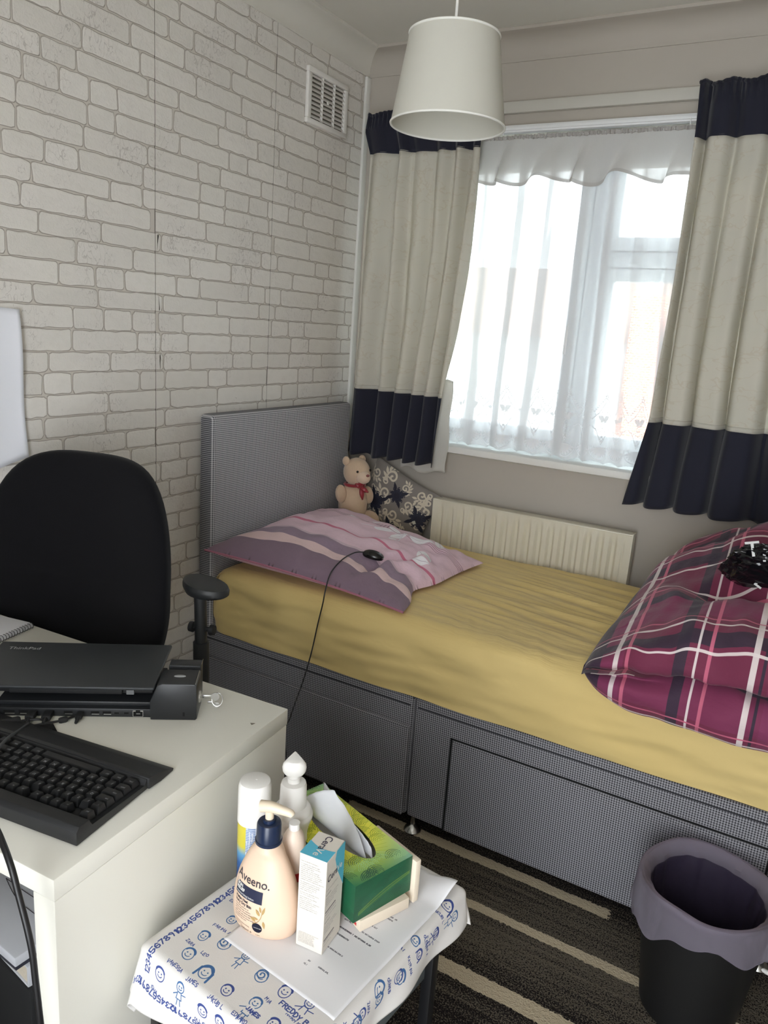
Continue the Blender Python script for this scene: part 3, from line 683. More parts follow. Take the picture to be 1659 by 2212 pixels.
bmesh.ops.remove_doubles(b.bm, verts=b.bm.verts, dist=0.0008); b.build('pillowcase', M_pil, pw)
b = MB(); e_ = [pilf(1)(0, i/60) for i in range(61)]; b.tube(e_, 0.0035, 6); b.build('edge_seam', mat('mauve_edge', rgb(170, 110, 128), 0.9), pw)

# ------------------------------------------------------------------ mouse with cable
ms_ = thing('computer_mouse', 'small black mouse lying on the pink pillow, cable trailing over the bed side', 'computer mouse', (0, 0, 0))
from mathutils.bvhtree import BVHTree
def bvh(o):
    bpy.context.view_layer.update(); dg = bpy.context.evaluated_depsgraph_get(); me = o.evaluated_get(dg).to_mesh()
    return BVHTree.FromPolygons([o.matrix_world @ v.co for v in me.vertices], [tuple(p.vertices) for p in me.polygons])
PB = bvh([c for c in pw.children if c.name.startswith('pillowcase')][0])
def hit(u, v, tree=PB):
    h = tree.ray_cast(CAM, ray(u, v).normalized())[0]
    return h if h is not None else atz(u, v, 0.72)
mp = hit(806, 1206)+Vector((0, 0, 0.009))
md_ = (hit(826, 1209)-hit(786, 1190)).normalized(); ang = atan2(md_.y, md_.x)
MT = T(*mp) @ Matrix.Scale(1.14, 4) @ RZ(ang) @ Matrix.Rotation(0.15, 4, 'Y')
def mshape(s):
    b = MB(); b.ell((0, 0, 0.0), (0.031*s, 0.0195*s, 0.015*s), 28, 16)
    for v in b.bm.verts:
        v.co.z = max(v.co.z, -0.006*s) ; v.co.x *= 1+0.12*(abs(v.co.y)/0.02)
    return b
b = mshape(1.0); b.build('shell', mat('gloss_black', rgb(14, 15, 16), 0.22, bump=0), ms_, xf=MT)
b = MB(); b.ell((0.017, 0, 0.010), (0.004, 0.002, 0.004), 12, 8); b.build('scroll_wheel', M_grey, ms_, xf=MT)
b = MB(); b.tube([(0.027, -0.010, 0.001), (0.0315, 0, 0.002), (0.027, 0.010, 0.001)], 0.0012, 6, smooth=4); b.build('trim_ring', M_steel, ms_, xf=MT)
c0 = MT @ Vector((-0.030, 0, 0.002))
cpts = [c0, hit(765, 1198)+Vector((0, 0, 0.006)), hit(738, 1213)+Vector((0, 0, 0.005)), hit(716, 1243)+Vector((0, -0.004, 0.010)), aty(703, 1275, -0.995), aty(697, 1305, -1.0), aty(686, 1350, -0.985), aty(672, 1412, -0.99), aty(655, 1470, -1.0), aty(637, 1520, -1.02), aty(627, 1550, -1.05), aty(616, 1600, -1.12), Vector((0.66, -1.24, 0.02)), Vector((0.60, -1.40, 0.006))]
b = MB(); b.tube(cpts, 0.0021, 8, smooth=8); b.build('cable', M_black, ms_)

# ------------------------------------------------------------------ teddy bear
tb = thing('teddy_bear', 'beige teddy bear with red ribbon sitting in the corner behind the pillow', 'soft toy', (0.156, -0.190, 0.684)); tb.scale = (1.12,)*3
M_fur = mat('beige_plush', rgb(208, 182, 154), 0.95, var=0.08, nscale=40, bump=0.6, bscale=500, dist=0.0015, sheen=0.4)
M_fur2 = mat('pale_plush', rgb(220, 196, 172), 0.95, var=0.05, nscale=40, bump=0.5, bscale=500, dist=0.0015, sheen=0.4)
b = MB(); b.ell((0, 0, 0.085), (0.055, 0.05, 0.082)); b.build('body', M_fur, tb)
hd = Vector((0.012, -0.004, 0.205))
b = MB(); b.ell(hd, (0.050, 0.047, 0.052)); b.build('head', M_fur, tb)
b = MB(); b.ell(hd+Vector((0.040, -0.020, -0.012)), (0.028, 0.025, 0.023)); b.build('muzzle', M_fur2, tb)
b = MB(); b.ell(hd+Vector((0.064, -0.028, -0.001)), (0.006, 0.008, 0.005), 12, 8); b.build('nose', mat('rose_nose', rgb(150, 90, 84), 0.5), tb)
for d in ((0.030, -0.044, 0.010), (0.050, 0.012, 0.012)): MB().ell(hd+Vector(d)*0.97, (0.0045, 0.0045, 0.0045), 10, 8).build('eye', mat('black_eye', rgb(10, 8, 8), 0.15), tb)
for d in ((-0.028, -0.032, 0.040), (-0.005, 0.040, 0.040)): MB().ell(hd+Vector(d), (0.014, 0.012, 0.017), 16, 10).build('ear', M_fur, tb)
for (c, rr_) in (((-0.020, -0.052, 0.125), (0.020, 0.022, 0.036)), ((0.035, 0.045, 0.115), (0.022, 0.02, 0.036))): MB().ell(c, rr_, M=Matrix.Rotation(0.3, 4, 'X')).build('arm', M_fur, tb)
for (c, rr_) in (((0.035, -0.050, 0.030), (0.045, 0.026, 0.032)), ((0.052, 0.032, 0.030), (0.045, 0.026, 0.032))): MB().ell(c, rr_).build('leg', M_fur, tb)
M_rib = mat('red_ribbon', rgb(150, 40, 52), 0.4, bump=0.1, sheen=0.2)
b = MB(); b.tube([(0.036*cos(a)+0.006, 0.036*sin(a)-0.003, 0.158) for a in [2*pi*i/24 for i in range(25)]], 0.0055, 8)
kn = Vector((0.044, -0.022, 0.156)); b.ell(kn, (0.008, 0.008, 0.008), 12, 8)
for a, L in ((1.9, 0.040), (-0.3, 0.030), (-1.3, 0.045), (2.9, 0.028)):
    d = Vector((0.35*cos(a), -0.5*cos(a)*0+0.3*cos(a), sin(a))).normalized()
    b.tube([kn, kn+d*L*0.5+Vector((0.006, -0.006, 0)), kn+d*L+Vector((0.006, -0.004, 0))], lambda t: 0.003+0.006*sin(pi*min(1, t*1.1)), 8, smooth=4)
b.build('ribbon_bow', M_rib, tb)

# ------------------------------------------------------------------ damask cushion
r = Ras(1024, 1024, (0.50, 0.48, 0.46)); CRM = (0.82, 0.78, 0.71); NV = (0.07, 0.08, 0.17)
def scroll(cx, cy, s_, a, c, sg=1):
    r.spiral(cx, cy, 60*s_, a, 1.3*1, 17*s_, c, sg); r.spiral(cx+70*s_*cos(a), cy+70*s_*sin(a), 42*s_, a+pi, 1.1, 13*s_, c, -sg)
    for q in range(6):
        t = a+q*0.5*sg; r.leaf(cx+58*s_*cos(t), cy+58*s_*sin(t), 62*s_, 13*s_, t+0.9*sg, c)
def flower(cx, cy, s_):
    for q in range(9):
        a = q*2*pi/9+0.3; r.disc(cx+62*s_*cos(a), cy+62*s_*sin(a), 38*s_, 24*s_, NV, a); r.spiral(cx+88*s_*cos(a), cy+88*s_*sin(a), 26*s_, a, 1.0, 10*s_, NV)
        r.ring(cx+60*s_*cos(a), cy+60*s_*sin(a), 22*s_, 12*s_, 3*s_, (0.2, 0.22, 0.32), a)
    r.disc(cx, cy, 44*s_, 44*s_, NV)
    for q in range(4): r.leaf(cx+60*s_*cos(q*pi/2+.7), cy+60*s_*sin(q*pi/2+.7), 120*s_, 22*s_, q*pi/2+.7, NV)
for i, (x, y) in enumerate(((110, 110), (330, 90), (560, 130), (800, 100), (950, 260), (90, 340), (110, 600), (90, 860), (330, 930), (560, 900), (800, 930), (940, 760), (930, 520), (700, 720), (330, 700), (720, 350), (330, 330), (560, 500))):
    scroll(x, y, 1.0+0.25*((i*7) % 3), i*1.3, CRM, 1 if i % 2 else -1)
flower(640, 250, 1.35); flower(250, 520, 1.2); flower(900, 620, 1.1); flower(500, 760, 1.0)
for q in range(4): r.disc(880+14*cos(q*pi/2), 560+14*sin(q*pi/2), 14, 14, (0.8, 0.8, 0.75))
im_dam = r.image('damask_print')
k = NB('damask_fabric'); uv = k.n('ShaderNodeUVMap').outputs[0]; k.base(k.img(im_dam, uv)[0]); k.rough(0.6); k.b.inputs['Sheen Weight'].default_value = 0.3; k.bump(k.img(im_dam, uv)[0], 0.3, 0.002); M_dam = k.m
cu = thing('cushion', 'grey and navy damask cushion propped on its corner against the wall', 'cushion', (0.283, -0.064, 0.53))
cs = 0.168; 
def cusf(sd):
    def f(u, v):
        a, c = (u*2-1), (v*2-1); eu, ev = 1-a*a, 1-c*c
        p = Vector((a*cs*(1-0.06*ev), c*cs*(1-0.06*eu))); th = 0.036*(max(0, eu*ev)**0.45)
        rot = radians(-22); x = p.x*cos(rot)-p.y*sin(rot); z = p.x*sin(rot)+p.y*cos(rot)
        y = sd*th-0.0*z
        return Vector((x, y+0.004*nz(u*5, v*5)*sd*eu*ev, z+0.22))
    return f
b = MB(); b.grid(46, 46, cusf(-1), uvfn=lambda u, v: (u, v)); b.grid(46, 46, cusf(1), uvfn=lambda u, v: (u, v)); bmesh.ops.remove_doubles(b.bm, verts=b.bm.verts, dist=0.0008)
# rotated square: keep its lowest corner on the mattress

b.build('cover', M_dam, cu)

# ------------------------------------------------------------------ duvet
r = Ras(1024, 1024, (0.43, 0.14, 0.26)); DP, PK, WH, PL = (0.17, 0.13, 0.20), (0.78, 0.40, 0.50), (0.88, 0.84, 0.83), (0.52, 0.20, 0.38)
def bandx(x0, x1, c, a=1.0):
    s_ = r.a[:, int(x0):int(x1), :3]; s_[:] = s_*(1-a)+np.array(c)*a
def bandy(x0, x1, c, a=1.0):
    s_ = r.a[int(x0):int(x1), :, :3]; s_[:] = s_*(1-a)+np.array(c)*a
bandx(0, 300, PL, 0.35); bandy(300, 620, PL, 0.35)
bandx(90, 190, DP, 0.85); bandy(60, 150, DP, 0.85); bandx(560, 620, DP, 0.85); bandy(560, 630, DP, 0.85)
for f_, pos, c, w in ((bandx, 250, WH, 34), (bandx, 310, PK, 26), (bandx, 660, WH, 18), (bandx, 720, PK, 26), (bandx, 930, WH, 40), (bandx, 985, DP, 20), (bandy, 210, WH, 20), (bandy, 265, PK, 14), (bandy, 690, PK, 24), (bandy, 770, WH, 20), (bandy, 20, WH, 22)): f_(pos, pos+w*0.75, c, 0.93)
im_pl = r.image('plaid_print')
k = NB('plaid_cotton'); uv = k.n('ShaderNodeUVMap').outputs[0]; co = k.coord(); k.base(k.img(im_pl, uv)[0]); k.rough(0.8); k.b.inputs['Sheen Weight'].default_value = 0.15
k.bump(k.noise(k.map(co, (9, 9, 14)), 1, 4, 0.6), 0.55, 0.012); M_plaid = k.m
dv = thing('duvet', 'plum plaid duvet bundled up at the foot end of the bed', 'duvet', (1.75, -0.5, 0.68))
dx0, dx1 = 1.345, 2.02
DS = [(-0.950, 0.672), (-0.975, 0.612), (-1.008, 0.632), (-1.018, 0.685), (-0.985, 0.722), (-0.925, 0.748), (-1.005, 0.752), (-1.022, 0.800), (-0.985, 0.862), (-0.880, 0.900), (-0.760, 0.925), (-0.62, 0.975), (-0.45, 1.015), (-0.28, 0.995), (-0.17, 0.90), (-0.145, 0.76), (-0.20, 0.690), (-0.55, 0.692), (-0.86, 0.692)]
def dsec(n):
    P_ = [Vector((a, c, 0)) for a, c in DS]; N = len(P_); out = []
    for i in range(N):
        p0, p1, p2, p3 = P_[i-1], P_[i], P_[(i+1) % N], P_[(i+2) % N]
        for k_ in range(n):
            t = k_/n; out.append(0.5*((2*p1)+(p2-p0)*t+(2*p0-5*p1+4*p2-p3)*t*t+(3*p1-p0-3*p2+p3)*t**3))
    return out
DSP = dsec(9); NS = len(DSP); DL = [0]
for i in range(1, NS+1): DL.append(DL[-1]+(DSP[i % NS]-DSP[i-1]).length)
def duvf(u, v):
    iv = int(round(v*NS)) % NS; q = DSP[iv]; y, z = q.x, q.y; d = 0.60*u**1.35
    g = sqrt(max(0, 1-(1-min(1, d/0.15))**2)); hs = 0.66+0.46*sm(0, 0.5, d); zb = 0.684
    cr = sm(0.05, 0.22, d)                      # the fold between the two layers closes towards the left end
    if y > -0.99 and y < -0.90 and 0.715 < z < 0.785: y = y-(1-cr)*0.075*(1-abs(z-0.75)/0.035)
    y = -0.55+(y+0.55)*(0.90+0.10*g)
    z = zb+(z-zb)*g*hs if z > zb else zb+(z-zb)*g
    x = 1.368+d+0.030*sin((y+0.5)*5)*(1-g)
    wr = sm(zb, zb+0.06, z)
    z += wr*g*(0.036*nz(x*5, y*5, 2)+0.020*nz(x*11, y*9, 4)-0.045*exp(-((y+0.70+0.25*(x-1.5))/0.035)**2)*sm(0.1, 0.3, d)+0.006*nz(x*30, y*24, 1))
    if y < -0.86: y += g*(0.028*nz(x*6, z*9, 1)+0.012*nz(x*16, z*18, 3))
    if z < zb+0.001 and y > -0.955: z = zb+0.006
    if z < zb+0.02: y = min(y, -0.965) if (y < -0.93) else y
    return Vector((x-1.75, y+0.5, z-0.68))
b = MB(); b.grid(110, NS+1, duvf, uvfn=lambda u, v: ((0.60*u**1.35+0.05)/0.44, DL[min(NS, int(round(v*NS)))]/0.44)); bmesh.ops.remove_doubles(b.bm, verts=b.bm.verts, dist=0.0004); o = b.build('cover', M_plaid, dv)
md = o.modifiers.new('s', 'SUBSURF'); md.levels = 1; md.render_levels = 1

# ------------------------------------------------------------------ black carrier bag on the duvet
DB = bvh(dv.children[0]); bc = hit(1640, 1232, DB)+Vector((0.035, -0.03, 0.012))
bag = thing('carrier_bag', 'crumpled black plastic bag with white letters lying on the duvet', 'bag', bc)
k = NB('black_polythene'); co = k.coord(); k.base(k.mix(k.noise(co, 8), rgb(10, 10, 12), rgb(22, 22, 26))); k.rough(0.16); k.bump(k.noise(k.map(co, (9, 9, 24), rot=(0.4, 0.3, 0)), 1, 2, 0.5), 0.6, 0.010); M_bag = k.m
def bagf(u, v):
    a, e = 2*pi*u, pi*(v-0.5); X_, Y_, Z_ = cos(a)*cos(e), sin(a)*cos(e), sin(e)
    q = 1+0.22*nz(1.6*X_, 1.6*Y_, 1.6*Z_+3)-0.16*abs(nz(3*X_+1, 3*Y_, 6*Z_))-0.07*abs(nz(8*X_, 8*Y_+2, 14*Z_))
    X_, Y_, Z_ = 0.125*q*X_, 0.040*q*Y_, 0.105*q*Z_
    return Vector((X_, Y_-0.62*Z_, Z_*0.75+0.5*Y_))
b = MB(); b.grid(110, 56, bagf, closed_u=True); b.build('bag_film', M_bag, bag)
GB_ = bvh(bag.children[0]); M_bagp = mat('white_bag_print', rgb(220, 220, 220), 0.4, bump=0)
for ch, px, py, sz, rz in (('T', 1612, 1205, 0.055, 0.3), ('L', 1626, 1262, 0.045, -0.5), ('I', 1645, 1215, 0.05, 0.2)):
    c = hit(px, py, GB_)+Vector((0.0, -0.006, 0.004))-bc; me = text_mesh(ch, sz, 0.0006)
    b = MB(); b.add_mesh(me, T(*c) @ Matrix.Rotation(radians(62), 4, 'X') @ RZ(rz)); b.build('printed_letter', M_bagp, bag)

# ------------------------------------------------------------------ pendant lamp
LX, LY, LZ = 1.0279, -1.35, 1.878
pl_ = thing('pendant_lamp', 'white tapered drum lampshade hanging from the ceiling flex', 'ceiling lamp', (LX, LY, LZ))
M_shade = mat('white_shade_fabric', rgb(214, 212, 202), 0.85, var=0.015, bump=0.15, bscale=700, trans=0.30)
R1, R2, LH = 0.1105, 0.0855, 0.157
b = MB(); b.lathe([(R1, 0), (R2, LH), (R2-0.0012, LH), (R1-0.0012, 0), (R1, 0)], seg=96); b.build('shade', M_shade, pl_)
M_rim = mat('shade_rim', rgb(226, 225, 218), 0.6, bump=0)
for R_, z_ in ((R1, 0.0), (R2, LH)): b = MB(); b.tube([(R_*cos(2*pi*i/72), R_*sin(2*pi*i/72), z_) for i in range(73)], 0.0022, 8); b.build('rim', M_rim, pl_)
b = MB(); b.tube([(0, 0, LH-0.015), (0, 0, HC-LZ-0.03)], 0.0028, 10); b.build('flex', M_plast, pl_)
b = MB(); b.lathe([(0, 0), (0.045, 0), (0.042, -0.018), (0.012, -0.030), (0, -0.030)], (0, 0, HC-LZ-0.001), 28); b.build('ceiling_rose', M_plast, pl_)
b = MB(); b.lathe([(0, 0.09), (0.017, 0.09), (0.018, 0.13), (0.012, 0.145), (0, 0.15)], seg=20); b.build('lamp_holder', M_plast, pl_)
b = MB()
for i in range(3): a = i*2*pi/3+0.5; b.tube([(0.017*cos(a), 0.017*sin(a), 0.125), (0.83*R2*cos(a), 0.83*R2*sin(a), 0.135), ((R2-0.001)*cos(a), (R2-0.001)*sin(a), LH)], 0.0015, 6)
b.build('spider_frame', M_pvc, pl_)
b = MB(); b.lathe([(0, 0.035), (0.018, 0.04), (0.027, 0.055), (0.024, 0.075), (0.013, 0.09), (0, 0.092)], seg=20); b.build('bulb', mat('frosted_bulb', rgb(240, 238, 230), 0.3), pl_)

# ------------------------------------------------------------------ air vent
vn = thing('air_vent', 'white louvred air vent high on the brick wallpaper', 'air vent', (0.0022, -0.2925, 2.265))
w2, h2 = 0.1275, 0.091
b = MB()
for a in ((-w2, w2, h2-0.018, h2), (-w2, w2, -h2, -h2+0.018), (-w2, -w2+0.022, -h2+0.018, h2-0.018), (w2-0.022, w2, -h2+0.018, h2-0.018)): b.box(0, 0.014, a[0], a[1], a[2], a[3], 0.003)
b.build('frame', M_plast, vn)
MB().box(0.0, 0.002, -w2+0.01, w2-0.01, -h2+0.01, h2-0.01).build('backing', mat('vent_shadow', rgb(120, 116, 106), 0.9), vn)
nsl = 10
for i in range(nsl):
    z_ = -h2+0.026+(2*h2-0.052)*i/(nsl-1)
    b = MB(); b.box(-0.0008, 0.0008, -w2+0.02, w2-0.02, -0.0062, 0.0062, 0.0, M=T(0.0085, 0, z_) @ Matrix.Rotation(radians(-38), 4, 'Y')); b.build('slat', M_plast, vn)
for y_ in (-0.035, 0.04): MB().box(0.0025, 0.0125, y_-0.0015, y_+0.0015, -h2+0.016, h2-0.016).build('divider', M_plast, vn)
b = MB(); b.lathe([(0, 0), (0.006, 0), (0.006, 0.004), (0, 0.005)], seg=12, M=T(0.012, -0.005, 0) @ Matrix.Rotation(pi/2, 4, 'Y')); b.build('knob', M_plast, vn)

# ------------------------------------------------------------------ paper sheet pinned to the wallpaper
ps = MB(); pc = [atx(-60, 655, 0.004), atx(35, 668, 0.004), atx(55, 985, 0.004), atx(-40, 1030, 0.004)]
def psf(u, v):
    p = (pc[0]*(1-u)+pc[1]*u)*(1-v)+(pc[3]*(1-u)+pc[2]*u)*v
    return Vector((0.004+0.012*u**3+0.004*sin(v*7)*u+0.002*abs(v-0.42)*0, p.y, p.z))
ps.grid(14, 24, psf); o = ps.build('paper_sheet', mat('wall_sheet_paper', rgb(236, 238, 246), 0.6, var=0.01, bump=0.2, bscale=14, dist=0.004), None)
o.modifiers.new('t', 'SOLIDIFY').thickness = 0.0006; tag(o, 'blank white paper sheet taped to the brick wallpaper above the chair', 'paper')

# ------------------------------------------------------------------ desk
DZ = 0.76
dk = thing('desk', 'white laminate desk with thick end panels in front of the black chair', 'desk', (0.987, -2.244, 0), radians(3.2))
MB().box(-0.90, 0, 0, 0.55, DZ-0.034, DZ, 0.0018, 2).build('desktop', M_desk, dk)
for x0 in (-0.042, -0.899): MB().box(x0, x0+0.041, 0.001, 0.549, 0.0, DZ-0.0347, 0.0015, 2).build('end_panel', M_desk, dk)
MB().box(-0.858, -0.042, 0.50, 0.518, DZ-0.12, DZ-0.0347, 0.001).build('rail', M_desk, dk)
MB().prism([(-0.028, 0.466), (-0.020, 0.470), (-0.022, 0.462)], DZ, DZ+0.0008).build('paint_chip', mat('chip_mark', rgb(120, 112, 100), 0.8), dk)

# ------------------------------------------------------------------ office chair
M_cloth = mat('black_upholstery', rgb(17, 17, 20), 0.95, var=0.15, bump=0.3, bscale=900, sheen=0.08, spec=0.1)
oc = thing('office_chair', 'black upholstered office chair with armrest pushed in behind the white desk', 'office chair', (0.30, -1.64, 0), radians(15))
OM = (T(0.30, -1.64, 0) @ RZ(radians(15))).inverted()
bc_ = OM @ Vector((0.283, -1.612, 0))
def bkf(u, v):     # closed shell: u around outline, v front centre -> rim -> back centre
    a = 2*pi*u; e = pi*v
    zc_, hz = 0.865, 0.292
    ca, sa = cos(a), sin(a); k_ = (abs(ca)**3.5+abs(sa)**3.5)**(-1/3.5); px, pz = ca*k_, sa*k_
    rr_ = sin(e)**0.55 if 0 < v < 1 else 0
    z = pz*rr_; wid = 0.254*(1-0.10*sm(0.0, 1, z)-0.20*sm(0, -1, z))
    x = px*rr_*wid; y = (-0.038 if v < 0.5 else 0.03)*abs(cos(e))**0.6 + 0.05*(x/0.24)**2*-1 + (0.035*z if z > 0 else -0.02*z)
    return Vector((bc_.x+x, bc_.y+y, zc_+hz*z))
b = MB(); b.grid(96, 40, bkf, closed_u=True); bmesh.ops.remove_doubles(b.bm, verts=b.bm.verts, dist=0.0005); b.build('backrest', M_cloth, oc)
b = MB(); b.box(-0.22, 0.22, -0.32, 0.08, 0.455, 0.525, 0.03, 4); b.build('seat', M_cloth, oc)
b = MB(); b.tube([(bc_.x, bc_.y+0.03, 0.80), (bc_.x, bc_.y+0.05, 0.62), (0, 0.12, 0.46), (0, 0.02, 0.44)], 0.016, 10, smooth=6); b.build('back_bar', M_black, oc)
b = MB(); b.lathe([(0, 0.09), (0.028, 0.09), (0.028, 0.26), (0.016, 0.26), (0.016, 0.45), (0, 0.45)], seg=20); b.build('gas_column', M_black, oc)
for i in range(5):
    a = 2*pi*i/5+0.55; d = Vector((cos(a), sin(a), 0))
    b = MB(); b.tube([d*0.02+Vector((0, 0, 0.105)), d*0.11+Vector((0, 0, 0.095)), d*0.195+Vector((0, 0, 0.066))], lambda t: 0.022-0.010*t, 10, smooth=3); lg = b.build('leg', M_black, oc)
    b = MB(); 
    for sg in (-1, 1): b.lathe([(0, -0.008), (0.022, -0.008), (0.025, 0), (0.022, 0.008), (0, 0.008)], seg=18, M=T(*(d*0.195+Vector((0, 0, 0.025)))) @ RZ(a) @ T(0, sg*0.012, 0) @ Matrix.Rotation(pi/2, 4, 'X'))
    b.build('caster', M_black2, lg)
M_arm = mat('soft_black_plastic', rgb(34, 36, 38), 0.5, var=0.08, bump=0.12, bscale=500)
def arm(pc, rot, sgn):
    b = MB(); pts = []
    for i in range(28):
        t = 2*pi*i/28; x = 0.077*cos(t); y = 0.042*sin(t)*(1+0.22*cos(t)); pts.append((x, y+0.012*(cos(t)**2)*sgn))
    V0 = []
    for sc, z in ((0.86, -0.024), (0.99, -0.018), (1.0, -0.010), (0.95, -0.003), (0.80, 0.0)):
        V0.append([b.bm.verts.new((x*sc, y*sc, z+0.006*(1-(x/0.08)**2)*(z > -0.02))) for x, y in pts])
    for A_, B_ in zip(V0, V0[1:]):
        for i in range(28): j = (i+1) % 28; b.bm.faces.new((A_[i], A_[j], B_[j], B_[i]))
    b.bm.faces.new(V0[0][::-1]); b.bm.faces.new(V0[-1])
    b.build('armrest_pad', M_arm, oc, xf=T(*pc) @ RZ(rot))
    b = MB(); b.tube([pc+Vector((-0.004*sgn, 0, -0.028)), pc+Vector((-0.001, 0, -0.12)), pc+Vector((0.0, 0.0, -0.21))], 0.0145, 16); b.tube([pc+Vector((0, 0, -0.15)), pc+Vector((0, 0, -0.29)), pc+Vector((-0.02*sgn, 0, -0.38)), pc+Vector((-0.20*sgn, 0, -0.40))], 0.019, 16, smooth=5); b.build('arm_post', M_arm, oc)
    b = MB(); b.lathe([(0, -0.032), (0.012, -0.032), (0.013, -0.022), (0.006, -0.020), (0.006, 0.020), (0.013, 0.022), (0.012, 0.032), (0, 0.032)], seg=16, M=T(*(pc+Vector((0.002, 0, -0.115)))) @ Matrix.Rotation(pi/2, 4, 'Y')); b.build('arm_knob', M_black2, oc)
aw = OM @ aty(436, 1258, -1.52)
arm(aw, radians(-32), 1)

# ------------------------------------------------------------------ keyboard
kb = thing('keyboard', 'black mechanical keyboard with wrist rest lying back to front on the desk', 'keyboard', (0.960, -2.186, DZ), radians(8.5))
M_kb = mat('keyboard_shell', rgb(30, 31, 33), 0.5, var=0.1, bump=0.35, bscale=900, dist=0.0005)
M_key = mat('keycap_plastic', rgb(26, 27, 29), 0.42, var=0.1, bump=0.08, bscale=700)
M_leg = mat('keycap_legend', rgb(150, 152, 156), 0.6, bump=0)
KW = 0.452
b = MB(); b.prism([(0.0, 0.003), (0.0, 0.024), (0.006, 0.030), (0.026, 0.029), (0.030, 0.017), (0.146, 0.011), (0.149, 0.021), (0.155, 0.021), (0.155, 0.004), (0.15, 0.003)], -KW, 0.0, M=Matrix(((0, 0, 1, 0), (1, 0, 0, 0), (0, 1, 0, 0), (0, 0, 0, 1))))
bmesh.ops.bevel(b.bm, geom=list(b.bm.edges), offset=0.0012, segments=2, affect='EDGES', profile=0.5); b.build('case', M_kb, kb)
b = MB(); b.prism([(0.151, 0.004), (0.151, 0.023), (0.158, 0.0235), (0.195, 0.014), (0.214, 0.006), (0.212, 0.002), (0.18, 0.002)], -KW-0.002, 0.004, M=Matrix(((0, 0, 1, 0), (1, 0, 0, 0), (0, 1, 0, 0), (0, 0, 0, 1))))
bmesh.ops.bevel(b.bm, geom=list(b.bm.edges), offset=0.0012, segments=2, affect='EDGES', profile=0.5); b.build('wrist_rest', M_kb, kb)
for x_, y_ in ((-0.02, 0.012), (-KW+0.02, 0.012)): MB().box(x_-0.008, x_+0.008, y_-0.004, y_+0.004, 0.0, 0.004).build('foot', M_black2, kb)
U = 0.0187
krows = [[('ESC', 1), (None, 1), ('F1', 1), ('F2', 1), ('F3', 1), ('F4', 1), (None, .5), ('F5', 1), ('F6', 1), ('F7', 1), ('F8', 1), (None, .5), ('F9', 1), ('F10', 1), ('F11', 1), ('F12', 1), (None, .25), ('PRT', 1), ('SCR', 1), ('PSE', 1), (None, .25), ('M1', 1), ('M2', 1), ('M3', 1), ('M4', 1)],
 [(c, 1) for c in '`1234567890-='] + [('BACK', 2), (None, .25), ('INS', 1), ('HM', 1), ('PU', 1), (None, .25), ('NUM', 1), ('/', 1), ('X', 1), ('-', 1)],
 [('TAB', 1.5)]+[(c, 1) for c in 'QWERTYUIOP[]']+[('ENT', 1.5), (None, .25), ('DEL', 1), ('END', 1), ('PD', 1), (None, .25), ('7', 1), ('8', 1), ('9', 1), ('+', 1)],
 [('CAPS', 1.75)]+[(c, 1) for c in "ASDFGHJKL;'#"]+[('ENTER', 1.25), (None, 3.5), ('4', 1), ('5', 1), ('6', 1)],
 [('SHIFT', 1.25), ('/', 1)]+[(c, 1) for c in 'ZXCVBNM,./']+[('SHIFT', 2.75), (None, 1.25), ('U', 1), (None, 1.25), ('1', 1), ('2', 1), ('3', 1), ('ENT', 1)],
 [('CTRL', 1.25), ('WIN', 1.25), ('ALT', 1.25), ('', 6.25), ('ALT', 1.25), ('FN', 1.25), ('WIN', 1.25), ('CTRL', 1.25), (None, .25), ('L', 1), ('D', 1), ('R', 1), (None, .25), ('0', 2), ('.', 1)]]
_keyme = {}
def key_mesh(w, hgt):
    kk = (w, hgt)
    if kk not in _keyme:
        b = MB(); W_ = w*U-0.0012; D_ = U-0.0012; r0 = []
        for sx_, sy_, z in ((1, 1, 0), (0.98, 0.98, 0.002), ((W_-0.0055)/W_, (D_-0.0052)/D_, hgt-0.001), ((W_-0.0068)/W_, (D_-0.0066)/D_, hgt)):
            r0.append([b.bm.verts.new((x*W_/2*sx_, y*D_/2*sy_+(0.0006 if z > 0.003 else 0), z)) for x, y in ((-1, -1), (1, -1), (1, 1), (-1, 1))])
        for A_, B_ in zip(r0, r0[1:]):
            for i in range(4): j = (i+1) % 4; b.bm.faces.new((A_[i], A_[j], B_[j], B_[i]))
        b.bm.faces.new(r0[-1]); b.bm.faces.new(r0[0][::-1])
        me = bpy.data.meshes.new('key'); b.bm.to_mesh(me); b.bm.free(); me.materials.append(M_key); _keyme[kk] = me
    return _keyme[kk]
for ri, row in enumerate(krows):
    x = -0.008; y = 0.0345+ri*U+(0.0035 if ri else 0)-0.0; hz_ = (0.0125, 0.0118, 0.0108, 0.0100, 0.0098, 0.0098)[ri]
    for lab, w in row:
        if lab is not None:
            xc = x-w*U/2; zz = 0.0172-0.0517*(y-0.030)
            ko = bpy.data.objects.new('key', key_mesh(w, hz_)); COL.objects.link(ko); ko.parent = kb; ko.location = (xc, y+0.004, zz); ko.rotation_euler = (radians(-3)+(0.10, 0.07, 0.02, -0.02, -0.05, -0.05)[ri]*-1, 0, 0)
            if lab and xc > -0.34:
                sz = 0.0062 if len(lab) == 1 else 0.0030
                b = MB(); b.add_mesh(text_mesh(lab, sz, 0.00008), RZ(pi) @ T(-w*U/2+0.0048, -0.0005+(0.0 if len(lab) == 1 else 0.0014), hz_+0.00015)); lo = b.build('legend', M_leg, ko, smooth=False)
        x -= w*U

